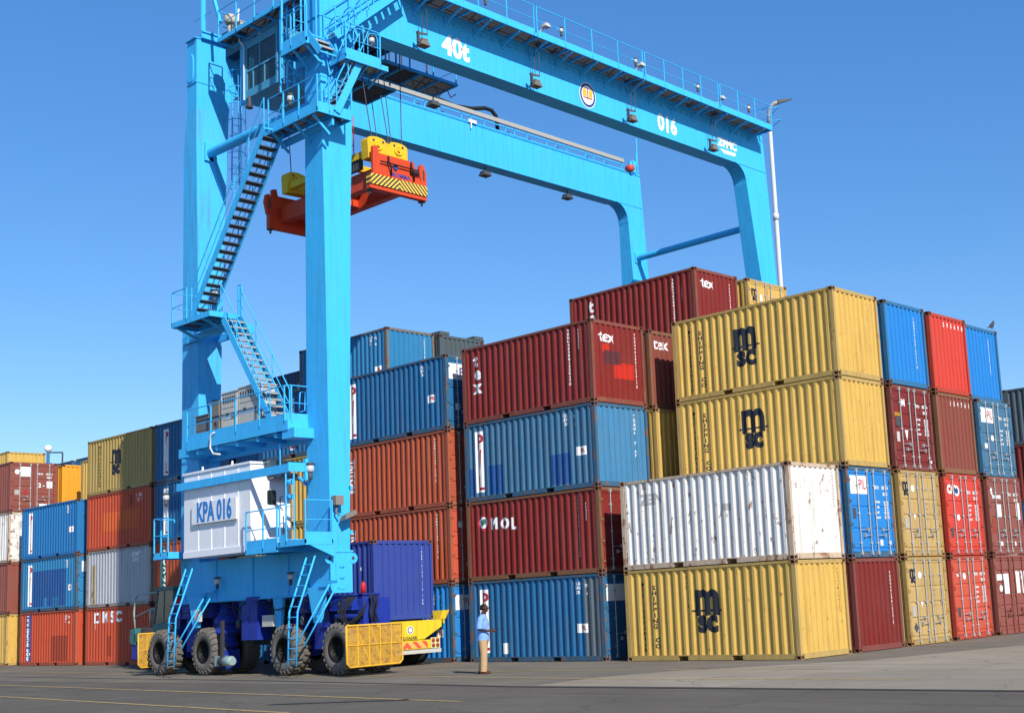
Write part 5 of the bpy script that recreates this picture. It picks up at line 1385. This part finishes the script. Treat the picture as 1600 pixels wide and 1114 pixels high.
mb = MB(); mb.box(-13.49, -13.46, va, vb, 15.62, 15.98); mb.box(-13.7, -13.5, va - .012, va - .002, 15.62, 15.98); sp(mb, 'warning_board', HZ)
mb = MB()
for u in (-13.66, -19.5):
    for v in (va + .1, vb - .1): mb.lathe([(.05, .1), (.05, 0), (.035, -.02), (.045, -.08), (.01, -.12)], (u, v, 15.42), 'z', 10); mb.box(u - .1, u + .1, v - .09, v + .09, 15.44, 15.48)
sp(mb, 'twistlock', DGREY)
for (u, v, t) in ((-13.6, -.92, 1), (-19.5, -3.15, -1)):
    mb = MB(); pts = [(v - .1, 16.0), (v + .1, 16.0), (v + .12, 16.45), (v - .02, 16.75), (v - .14, 16.72), (v - .2, 16.45)]
    mb.hexa([(u - .07, y, z) for y, z in pts], [(u + .07, y, z) for y, z in pts]); mb.box(u + .07, u + .09, v - .05, v + .02, 16.2, 16.55, mi=1); sp(mb, 'flipper', [ORNG, DGREY])
mb = MB()
for v in (-2.45, -1.5): mb.path([(-13.47, v, 16.7), (-13.4, v - .05, 16.5), (-13.4, v + .05, 16.3), (-13.47, v + .1, 16.05)], .03)
mb.tube((-13.44, -2.8, 16.45), (-13.44, -1.2, 16.45), .025); mb.box(-13.5, -13.42, -1.55, -1.2, 16.3, 16.4)
sp(mb, 'hydraulic_hose', BLACK)
mb = MB(); mb.lathe([(.1, .0), (.1, .02)], (-13.5, -2.15, 16.38), 'x', 16); sp(mb, 'emblem', NTXT)
bm = text_mesh('BROMMA', .2, bold=.008)
for w in bm.verts: w.co = Vector((-13.515, -1.95 + w.co.x, 16.12 + w.co.y)) - Vector(SPR.location)
me = bpy.data.meshes.new('lettering'); bm.to_mesh(me); bm.free(); put('lettering', me, NTXT, SPR)
# headblock: end frames with sheave hoods
for u in (-14.05, -18.75):
    mb = MB()
    out = [(-3.02, 16.62), (-3.05, 17.25)]
    for k in range(9): a = math.pi - k * math.pi / 8; out.append((-2.64 + .40 * math.cos(a), 17.28 + .14 * math.sin(a)))
    for k in range(9): a = math.pi - k * math.pi / 8; out.append((-1.79 + .40 * math.cos(a), 17.28 + .13 * math.sin(a)))
    out += [(-1.385, 17.2), (-1.38, 16.68)]
    mb.hexa([(u - .12, y, z) for y, z in out], [(u + .25, y, z) for y, z in out])
    for k in range(6): v = -2.9 + k * .28; mb.box(u + .25, u + .265, v, v + .025, 16.7, 16.98)
    h = sp(mb, 'sheave_hood', YEL, bevel=.01)
    for v in (-2.62, -1.78):
        mb = MB(); mb.lathe([(.16, .0), (.17, .03), (.16, .04), (.12, .04), (.1, .02)], (u + .25, v, 17.12), 'x', 20)
        mb.lathe([(.05, .0), (.05, .08)], (u + .25, v, 17.12), 'x', 10)
        sp(mb, 'sheave', YEL, h)
    mb = MB()
    for v in (-2.8, -2.42, -1.95, -1.6): mb.lathe([(.04, .0), (.04, .02)], (u + .251, v, 17.28), 'x', 10)
    mb.box(u + .25, u + .26, -2.32, -2.12, 17.3, 17.36)
    sp(mb, 'bolt', DGREY, h)
mb = MB(); mb.box(-18.6, -14.2, -2.95, -2.75, 16.75, 16.98); mb.box(-18.6, -14.2, -1.65, -1.45, 16.75, 16.98)
for u in (-17.5, -15.5): mb.box(u - .1, u + .1, -2.74, -1.66, 16.76, 16.97)
sp(mb, 'headblock_beam', YEL)
mb = MB(); mb.box(-15.3, -14.4, -2.9, -2.8, 16.4, 16.74)
for k in range(6): mb.box(-15.25 + k * .15, -15.2 + k * .15, -2.92, -2.9, 16.4, 16.74)
sp(mb, 'cable_basket', DGREY)
mb = MB()
for u in (-15.3, -14.9): mb.tube((u, -2.8, 16.98), (u, -2.8, 18.4), .018)
for z in (17.4, 17.9, 18.4): mb.tube((-15.3, -2.8, z), (-14.9, -2.8, z), .014)
mb.tube((-15.3, -2.8, 17.2), (-14.9, -2.8, 18.0), .012)
sp(mb, 'hose_guide', ORNG)

# ---------------------------------------------------------------- trailer, tractor and the load
c = Container(-14.5, -2.62, 1.47, 'violet', 'violet-blue container riding on the yellow trailer behind the crane leg', group=None, post='violet')
c.vcode(.78, 2.3, 17, .11, None, 'end'); c.t('side', 'M\n2\nX', 1.7, 2.15, .14, bold=.004); c.vcode(2.1, 2.2, 3, .1); c.t('side', '8', 2.3, 1.7, .16)
TRL = thing('yard_trailer', (-18, -1.35, 0), 'yellow yard trailer with red reflective chevrons on its tail, carrying a violet-blue container', 'trailer')
def tp(mb, name, mat, parent=None, bevel=0): return mb.build(name, mat, parent or TRL, bevel=bevel)
mb = MB()
mb.box(-20.8, -14.35, -1.9, -1.65, .95, 1.4); mb.box(-20.8, -14.35, -1.05, -.8, .95, 1.4)
for u in (-20.6, -19, -17.4, -15.8): mb.box(u - .1, u + .1, -2.5, -.2, 1.2, 1.42)
# tail beam with stepped ends
tail = [(-3.0, 1.43), (-.35, 1.43), (-.2, 1.43), (-.2, 1.2), (-.95, .82), (-3.0, .82)]
mb.hexa([(-14.35, y, z) for y, z in tail], [(-14.1, y, z) for y, z in tail])
mb.box(-14.2, -14.06, -3.0, -.42, .52, .80)
tp(mb, 'chassis', TYEL, bevel=.01)
for v0, v1 in ((-3.15, -2.8), (-.32, .02)):
    s = 1 if v0 > -1 else -1
    vm = (v0 + v1) / 2; mb = MB()
    mb.hexa([(-14.45, vm - .12, 1.44), (-14.1, vm - .12, 1.44), (-14.1, vm + .12, 1.44), (-14.45, vm + .12, 1.44)], [(-14.5, vm - .12 + s * .02, 1.72), (-14.05, vm - .12 + s * .06, 1.72), (-14.05, vm + .12 + s * .12, 1.72), (-14.5, vm + .12 + s * .12, 1.72)])
    mb.box(-14.1, -14.05, vm - .02, vm + .02, 1.3, 1.7)
    tp(mb, 'corner_guide', TYEL)
mb = MB(); mb.hexa([(-14.4, -3.5, 1.44), (-14.15, -3.5, 1.44), (-14.15, -2.9, 1.44), (-14.4, -2.9, 1.44)], [(-14.4, -3.35, 1.75), (-14.15, -3.35, 1.75), (-14.15, -3.0, 1.6), (-14.4, -3.0, 1.6)])
tp(mb, 'corner_guide', TYEL)
def chev():
    m, nt, b, _ = nodes('tail_chevrons'); L = nt.links.new
    tc = mk(nt, 'ShaderNodeTexCoord'); sx = mk(nt, 'ShaderNodeSeparateXYZ'); L(tc.outputs['Object'], sx.inputs[0])
    a0 = mk(nt, 'ShaderNodeMath', operation='ADD'); a0.inputs[1].default_value = .35; L(sx.outputs[1], a0.inputs[0])
    ab = mk(nt, 'ShaderNodeMath', operation='ABSOLUTE'); L(a0.outputs[0], ab.inputs[0])
    su = mk(nt, 'ShaderNodeMath', operation='ADD'); L(ab.outputs[0], su.inputs[0]); L(sx.outputs[2], su.inputs[1])
    mu = mk(nt, 'ShaderNodeMath', operation='MULTIPLY'); mu.inputs[1].default_value = 2.6; L(su.outputs[0], mu.inputs[0])
    fr = mk(nt, 'ShaderNodeMath', operation='FRACT'); L(mu.outputs[0], fr.inputs[0])
    gt = mk(nt, 'ShaderNodeMath', operation='GREATER_THAN'); gt.inputs[1].default_value = .55; L(fr.outputs[0], gt.inputs[0])
    L(mixc(nt, gt.outputs[0], (.80, .42, .10), (.70, .10, .05)), b.inputs['Base Color']); b.inputs['Roughness'].default_value = .45
    return m
mb = MB(); mb.box(-14.058, -14.05, -2.6, -.85, .55, .77); tp(mb, 'reflector_board', chev())
mb = MB(); mb.box(-14.16, -14.04, -3.0, -.3, .38, .5); tp(mb, 'bumper', GREY)
mb = MB(); mb.box(-14.055, -14.03, -.74, -.36, .52, .86); lb = tp(mb, 'lamp_panel', plain('lamp_panel_cream', (.72, .55, .25), .5))
for v in (-.64, -.46):
    for z in (.61, .77): m_ = MB(); m_.lathe([(.07, .0), (.06, .02), (.0, .03)], (-14.03, v, z), 'x', 16); tp(m_, 'tail_light', plain('tail_light_red', (.28, .05, .03), .3), lb)
mb = MB()
for i, (rr_, m_) in enumerate(((.13, 0), (.105, 1), (.075, 0))): mb.lathe([(rr_, .0), (rr_, .003)], (-14.099 + .003 * i, -1.52, 1.14), 'x', 24, mi=m_, smooth=False)
tp(mb, 'emblem', [WTXT, NTXT])
bm = text_mesh('RELOADER', .13, bold=.004, sx=1.1)
for w in bm.verts: w.co = Vector((-14.095, -1.6 + w.co.x, .88 + w.co.y)) - Vector(TRL.location)
me = bpy.data.meshes.new('lettering'); bm.to_mesh(me); bm.free(); put('lettering', me, BTXT, TRL)
mb = MB(); mb.tube((-14.1, -2.55, 1.3), (-14.1, -2.55, 2.0), .035); mb.tube((-14.1, -2.55, 2.0), (-14.1, -2.35, 2.12), .02); tp(mb, 'marker_post', NAVY)
def tyre_small():
    t = MB(); t.lathe([(.28, -.13), (.42, -.14), (.5, -.11), (.515, -.06), (.515, .06), (.5, .11), (.42, .14), (.28, .13)], (0, 0, 0), 'y', 32, caps=False); tm = t.mesh('tyre')
    d = MB(); d.lathe([(0, -.04), (.14, -.04), (.2, -.1), (.28, -.12), (.29, -.1), (.25, .06), (0, .06)], (0, 0, 0), 'y', 24); return tm, d.mesh('rim')
TS, RS = tyre_small()
for u in (-15.4, -16.6):
    for v in (-2.35, -2.05, -.65, -.35):
        w_ = put('wheel', RS, RIMM, TRL, Vector((u, v, .515)) - Vector(TRL.location)); put('tyre', TS, plain('truck_tyre', (.04, .037, .034), .9), w_)

TCT = thing('terminal_tractor', (-28.7, -1.4, 0), 'teal terminal tractor with a narrow cab and pale handrail, behind the left crane wheels', 'tractor')
TEAL = paint('tractor_teal_paint', (.035, .16, .16), rough=.4, fade=.3, dirt=.3, rust=.05)
def tt(mb, name, mat, parent=None, bevel=0): return mb.build(name, mat, parent or TCT, bevel=bevel)
mb = MB(); mb.box(-30.6, -20.8, -1.9, -1.6, .8, 1.1); mb.box(-30.6, -20.8, -1.1, -.8, .8, 1.1); mb.box(-30.2, -26.8, -2.6, -.25, 1.05, 1.4)
mb.hexa([(-30.55, -2.6, 1.0), (-30.55, -.25, 1.0), (-30.55, -.25, 1.55), (-30.55, -2.6, 1.55)], [(-30.1, -2.6, .95), (-30.1, -.25, .95), (-30.1, -.25, 1.6), (-30.1, -2.6, 1.6)])
tt(mb, 'chassis', TEAL, bevel=.02)
mb = MB(); mb.box(-30.5, -29.7, -2.55, -.3, .35, 1.0); tt(mb, 'bumper', NAVY, bevel=.04)
mb = MB()
sh = [(-28.75, 1.4), (-27.3, 1.4), (-27.25, 3.0), (-28.2, 3.05), (-28.45, 2.9)]
def ring(v, sc=0): return [(u, v, z) for u, z in sh]
mb.hexa([(-28.75, -2.58, 1.4), (-28.75, -1.3, 1.4), (-28.75, -1.3, 1.75), (-28.75, -2.58, 1.75)], [(-27.15, -2.58, 1.4), (-27.15, -1.3, 1.4), (-27.15, -1.3, 1.75), (-27.15, -2.58, 1.75)])
for v in (-2.58, -1.38):
    mb.bar((-28.7, v + .04, 1.7), (-28.4, v + .04, 3.0), .08, .08); mb.bar((-27.2, v + .04, 1.7), (-27.2, v + .04, 3.0), .08, .08); mb.bar((-27.95, v + .04, 1.7), (-27.9, v + .04, 3.0), .06, .06)
mb.box(-28.5, -27.1, -2.62, -1.28, 3.0, 3.14); mb.box(-27.2, -27.15, -2.5, -1.38, 1.7, 3.0)
cabt = tt(mb, 'cab', TEAL, bevel=.015)
mb = MB(); mb.hexa([(-28.6, -2.55, 1.75), (-27.25, -2.55, 1.75), (-27.25, -2.55, 3.0), (-28.35, -2.55, 3.0)], [(-28.6, -2.545, 1.75), (-27.25, -2.545, 1.75), (-27.25, -2.545, 3.0), (-28.35, -2.545, 3.0)])
mb.hexa([(-28.7, -2.5, 1.75), (-28.7, -1.4, 1.75), (-28.42, -1.4, 3.0), (-28.42, -2.5, 3.0)], [(-28.69, -2.5, 1.75), (-28.69, -1.4, 1.75), (-28.41, -1.4, 3.0), (-28.41, -2.5, 3.0)]); tt(mb, 'window', GLASS, cabt)
mb = MB(); mb.path([(-30.3, -2.5, 1.6), (-30.4, -2.5, 2.2), (-30.3, -2.5, 2.8), (-30.0, -2.5, 2.95), (-28.5, -2.5, 2.95)], .035, 8); mb.path([(-30.3, -2.5, 2.05), (-28.9, -2.5, 2.35), (-28.75, -2.5, 2.3), (-28.7, -2.5, 1.6)], .03, 8); tt(mb, 'handrail', plain('handrail_pale_green', (.30, .42, .38), .45))
mb = MB(); mb.lathe([(.36, 1.62), (.38, 1.66), (.38, 2.3), (.36, 2.34)], (-29.5, -1.9, 0), 'z', 24); mb.box(-30.0, -28.95, -2.4, -1.3, 1.41, 1.62); tt(mb, 'exhaust_drum', plain('drum_red_grey', (.24, .12, .12), .3, .4))
mb = MB(); mb.box(-27.14, -27.05, -2.5, -2.35, 2.35, 2.7); tt(mb, 'marker_lamp', REDP)
for u in (-29.3, -22.6):
    for v in (-2.4, -.45):
        w_ = put('wheel', RS, RIMM, TCT, Vector((u, v, .515)) - Vector(TCT.location)); put('tyre', TS, plain('truck_tyre', (.04, .037, .034), .9), w_)

# ---------------------------------------------------------------- lamp pole behind the crane, masts at the left
lp = thing('lamp_pole', (-14.4, 21.2, 0), 'tall white lamp pole with a curved dark arm standing just beyond the crane\'s far leg', 'lamp pole')
mb = MB(); mb.tube((-14.4, 21.2, 0), (-14.4, 21.2, 12), .14, 12, .12); mb.tube((-14.4, 21.2, 12), (-14.4, 21.2, 23.9), .12, 12, .10); mb.lathe([(.14, 0), (.14, .3)], (-14.4, 21.2, 19.2), 'z', 12)
mb.build('pole', plain('pole_white', (.62, .62, .60), .5), lp)
mb = MB(); mb.path([(-14.4, 21.2, 23.8), (-14.4, 21.2, 24.4), (-14.35, 21.25, 24.8), (-14.2, 21.38, 25.0), (-14.0, 21.55, 25.06)], .11, 10); mb.build('arm', plain('pole_grey', (.30, .30, .30), .5), lp)
mb = MB(); mb.hexa([(-14.15, 21.5, 24.96), (-13.95, 21.4, 24.96), (-13.95, 21.4, 25.14), (-14.15, 21.5, 25.14)], [(-13.6, 22.0, 25.16), (-13.5, 21.95, 25.16), (-13.5, 21.95, 25.22), (-13.6, 22.0, 25.22)]); mb.build('lamp_head', DGREY, lp)
ms = thing('mast', (-89.3, 20, 0), 'thin dark mast with a white ball on top behind the left-hand stacks', 'mast')
mb = MB(); mb.tube((-89.3, 20, 0), (-89.3, 20, 16.5), .14, 8); mb.box(-89.4, -89.0, 19.8, 20.2, 15.2, 15.5); mb.build('pole', plain('mast_blue', (.04, .16, .30), .5), ms)
mb = MB(); mb.lathe([(.05, -.3), (.26, -.15), (.32, .05), (.2, .28), (.0, .34)], (-89.3, 20, 16.7), 'z', 14); mb.build('ball', WTXT, ms)
ms = thing('mast', (-86.6, 20, 0), 'thin right-angled bracket pole beside the mast with the white ball', 'mast')
mb = MB(); mb.tube((-86.6, 20, 0), (-86.6, 20, 16.1), .07, 6); mb.tube((-86.6, 20, 16.1), (-88.9, 20, 16.35), .06, 6); mb.build('pole', DGREY, ms)

# ---------------------------------------------------------------- bird
bd = thing('bird', (-.3, 13.42, 10.4), 'small dark bird perched on the corner of the top right blue container', 'bird')
mb = MB()
prof = [((-.0, -.14, .06), .012), ((0, -.08, .09), .04), ((0, 0, .13), .062), ((0, .07, .18), .05), ((0, .11, .235), .033), ((0, .14, .255), .028), ((0, .165, .255), .012), ((0, .20, .25), .003)]
rings = []
for (x, y, z), r_ in prof:
    rings.append([mb.bm.verts.new((x + r_ * math.cos(2 * math.pi * k / 10), y - .3 * r_ * math.sin(2 * math.pi * k / 10), z + r_ * math.sin(2 * math.pi * k / 10))) for k in range(10)])
for A, B in zip(rings, rings[1:]):
    for k in range(10): f = mb.bm.faces.new((A[k], A[(k + 1) % 10], B[(k + 1) % 10], B[k])); f.smooth = True
mb.bm.faces.new(rings[0]); mb.bm.faces.new(rings[-1])
mb.hexa([(-.03, -.12, .07), (.03, -.12, .07), (.03, -.12, .09), (-.03, -.12, .09)], [(-.04, -.26, .03), (.04, -.26, .03), (.04, -.26, .04), (-.04, -.26, .04)])
for s in (-1, 1): mb.tube((s * .02, .02, .09), (s * .02, .03, .0), .006, 5)
for v in mb.bm.verts: v.co = Vector(v.co) * 1.25
o = mb.mesh('body'); b_ = put('body', o, plain('bird_feathers', (.05, .05, .055), .7), bd); bd.rotation_euler = (0, 0, 0)

# ---------------------------------------------------------------- person
PX, PY = -7.15, -4.55
per = thing('person', (PX, PY, 0), 'man in light blue short-sleeved shirt and khaki trousers standing in profile, holding a radio', 'person', rz=R(38))
per.scale = (1.1, 1.1, 1.0)   # a broad build
# local frame: +x is the way he faces, y to his left
SKIN = plain('skin_dark_brown', (.060, .028, .016), .5, 0, .15)
SHIRT = plain('shirt_blue_cotton', (.20, .36, .80), .85, 0, .1, 20, .2)
TROU = plain('trousers_khaki', (.46, .30, .16), .9, 0, .12, 16, .2)
SHOE = plain('shoe_brown_leather', (.10, .035, .02), .5)
class Fig:
    """overlapping tapered pieces fused into one continuous skin by a voxel remesh"""
    def __init__(s): s.mb = MB()
    def ball(s, c, r):
        r = r if isinstance(r, tuple) else (r, r, r); n = 12; P = []
        bm = s.mb.bm
        top = bm.verts.new((c[0], c[1], c[2] + r[2])); bot = bm.verts.new((c[0], c[1], c[2] - r[2])); rings = []
        for i in range(1, 8):
            a = math.pi * i / 8
            rings.append([bm.verts.new((c[0] + r[0] * math.sin(a) * math.cos(2 * math.pi * k / n), c[1] + r[1] * math.sin(a) * math.sin(2 * math.pi * k / n), c[2] + r[2] * math.cos(a))) for k in range(n)])
        for k in range(n):
            bm.faces.new((top, rings[0][k], rings[0][(k + 1) % n])); bm.faces.new((bot, rings[-1][(k + 1) % n], rings[-1][k]))
        for A, B in zip(rings, rings[1:]):
            for k in range(n): bm.faces.new((A[k], B[k], B[(k + 1) % n], A[(k + 1) % n]))
        return s
    def limb(s, pts):
        for (p, r), (q, r2) in zip(pts, pts[1:]): s.mb.tube(p, q, r, 14, r2)
        for p, r in pts: s.ball(p, r)
        return s
    def loft(s, secs, n=20):
        """secs: (x, y, z, rx, ry) level rings"""
        bm = s.mb.bm; R_ = [[bm.verts.new((x + rx * math.cos(2 * math.pi * k / n), y + ry * math.sin(2 * math.pi * k / n), z)) for k in range(n)] for x, y, z, rx, ry in secs]
        for A, B in zip(R_, R_[1:]):
            for k in range(n): bm.faces.new((A[k], A[(k + 1) % n], B[(k + 1) % n], B[k]))
        bm.faces.new(R_[0][::-1]); bm.faces.new(R_[-1]); return s
    def done(s, name, mat, parent, vox=.01, smooth=4):
        bmesh.ops.recalc_face_normals(s.mb.bm, faces=s.mb.bm.faces)
        me = bpy.data.meshes.new(name); s.mb.bm.to_mesh(me); s.mb.bm.free()
        o = put(name, me, mat, parent)
        m = o.modifiers.new('remesh', 'REMESH'); m.mode = 'VOXEL'; m.voxel_size = vox; m.use_smooth_shade = True
        m = o.modifiers.new('smooth', 'SMOOTH'); m.factor = .5; m.iterations = smooth
        return o
f = Fig()
# torso, neck, head (z up, facing +x); head height 0.23, total 1.84
f.loft([(0, 0, .90, .10, .15), (0, 0, 1.0, .11, .165), (0, 0, 1.12, .10, .145), (.01, 0, 1.3, .115, .165), (.0, 0, 1.44, .10, .17), (-.005, 0, 1.52, .07, .12), (.01, 0, 1.57, .058, .062), (.03, 0, 1.66, .056, .056)])
f.ball((.045, 0, 1.755), (.095, .074, .088)); f.ball((.065, 0, 1.69), (.066, .055, .062)); f.ball((.1, 0, 1.655), (.032, .032, .022))
f.mb.hexa([(.135, -.012, 1.765), (.135, .012, 1.765), (.135, .02, 1.712), (.135, -.02, 1.712)], [(.150, -.006, 1.76), (.150, .006, 1.76), (.168, .013, 1.72), (.168, -.013, 1.72)])
f.ball((.128, 0, 1.692), (.016, .026, .009)); f.ball((.124, 0, 1.676), (.015, .022, .009)); f.ball((.122, 0, 1.787), (.018, .045, .01))
for s_ in (-1, 1): f.ball((.035, s_ * .076, 1.735), (.022, .010, .032))
shR, elR, wrR = (-.01, -.2, 1.47), (-.05, -.245, 1.19), (.20, -.15, 1.12)
shL, elL, wrL = (-.01, .2, 1.47), (-.05, .245, 1.19), (.17, .11, 1.12)
for sh_, el_, wr_, s_ in ((shR, elR, wrR, -1), (shL, elL, wrL, 1)):
    f.limb([(sh_, .055), (el_, .040), (wr_, .026)])
    pc = Vector(wr_) + Vector((.055, -s_ * .012, .004)); f.ball(tuple(pc), (.05, .02 if s_ < 0 else .03, .038)); f.limb([(wr_, .024), (tuple(pc), .022)])
    for k, ln in enumerate((.062, .07, .066, .052)):
        b0 = pc + Vector((.035, 0, .026 - k * .018)); b1 = b0 + Vector((ln * .45, -s_ * .006, .0)); b2 = b1 + Vector((ln * .28, -s_ * .022, .001)); b3 = b2 + Vector((-.004, -s_ * .022, .0))
        f.limb([(tuple(b0), .0095), (tuple(b1), .009), (tuple(b2), .0083), (tuple(b3), .0075)])
    t0 = pc + Vector((-.02, -s_ * .012, .03)); t1 = t0 + Vector((.03, -s_ * .014, .018)); t2 = t1 + Vector((.03, -s_ * .008, .004)); f.limb([(tuple(t0), .012), (tuple(t1), .0105), (tuple(t2), .009)])
for s_, kx, ax in ((-1, .02, .0), (1, -.02, -.085)):
    f.limb([((0, s_ * .085, .92), .10), ((kx, s_ * .1, .5), .06), ((ax, s_ * .105, .1), .042)]); f.limb([((ax, s_ * .105, .07), .042), ((ax + .12, s_ * .11, .045), .032)])
body = f.done('body', SKIN, per, .0075, 3)
mb = MB()
for s in (-1, 1): mb.lathe([(0, -.012), (.008, -.008), (.0105, 0), (.008, .008), (0, .012)], (.131, s * .032, 1.762), 'y', 10)
mb.build('eye', plain('eye_white', (.4, .38, .35), .3), body, org=(0, 0, 0))
f = Fig(); f.ball((.036, 0, 1.772), (.098, .079, .082)); f.ball((.0, 0, 1.74), (.066, .072, .07)); hair = f.done('hair', plain('hair_black', (.012, .01, .009), .9), body, .009, 3)
# keep the hair off the face: a cut by shape, the cap sits behind the brow
for v in hair.data.vertices: v.co.x -= max(0, v.co.x - .07) * .75 if v.co.z < 1.81 else 0
f = Fig()
f.loft([(-.005, 0, .88, .15, .192), (.005, 0, 1.0, .142, .186), (.0, 0, 1.15, .128, .165), (.015, 0, 1.32, .135, .182), (.0, 0, 1.45, .118, .185), (-.005, 0, 1.52, .085, .135), (.008, 0, 1.575, .072, .074)])
for s_ in (-1, 1):
    f.limb([((-.0, s_ * .15, 1.47), .085), ((-.015, s_ * .205, 1.45), .078), ((-.04, s_ * .24, 1.28), .074)]); f.mb.tube((-.04, s_ * .24, 1.3), (-.046, s_ * .246, 1.19), .074, 14, .078)
f.mb.box(.09, .145, -.07, -.02, .93, 1.3); f.limb([((.05, -.07, 1.56), .018), ((.075, .0, 1.545), .018), ((.05, .07, 1.56), .018)])
for q in range(7):
    a = q * .9; f.limb([((.12 * math.cos(a), .17 * math.sin(a), .98), .012), ((.115 * math.cos(a + .12), .165 * math.sin(a + .12), 1.12), .009)])
shirt = f.done('shirt', SHIRT, body, .009, 2)
f = Fig()
f.loft([(0, 0, .84, .135, .17), (0, 0, .93, .132, .172), (0, 0, 1.02, .122, .165)])
for s_, kx, ax in ((-1, .02, .0), (1, -.03, -.085)):
    f.mb.tube((0, s_ * .08, .9), (kx, s_ * .1, .5), .112, 16, .088); f.mb.tube((kx, s_ * .1, .5), (ax, s_ * .105, .055), .088, 16, .086)
    for z_ in (.48, .2, .13): f.limb([((kx + (ax - kx) * (.5 - z_) / .45 + .052, s_ * .1 - .05, z_ + .02), .03), ((kx + (ax - kx) * (.5 - z_) / .45 + .056, s_ * .1 + .04, z_), .03)])
trou = f.done('trousers', TROU, body, .009, 2)
for s_, ax in ((-1, .0), (1, -.085)):
    f = Fig(); f.limb([((ax - .05, s_ * .105, .05), .045), ((ax + .05, s_ * .108, .05), .046), ((ax + .15, s_ * .112, .04), .038)]); f.mb.box(ax - .09, ax + .18, s_ * .108 - .04, s_ * .108 + .04, .003, .03); f.done('shoe', SHOE, body, .008, 2)
rad = thing('handheld_radio', (PX, PY, 0), 'small black handheld radio with a thin antenna held in the standing man\'s hands', 'radio', rz=R(38)); rad.scale = (1.1, 1.1, 1.0)
mb = MB(); mb.bar((.25, -.10, 1.135), (.38, -.07, 1.165), .055, .03); mb.build('body', BLACK, rad, org=(0, 0, 0), bevel=.005)
mb = MB(); mb.tube((.38, -.08, 1.165), (.57, -.05, 1.19), .006, 6); mb.build('antenna', BLACK, rad, org=(0, 0, 0))
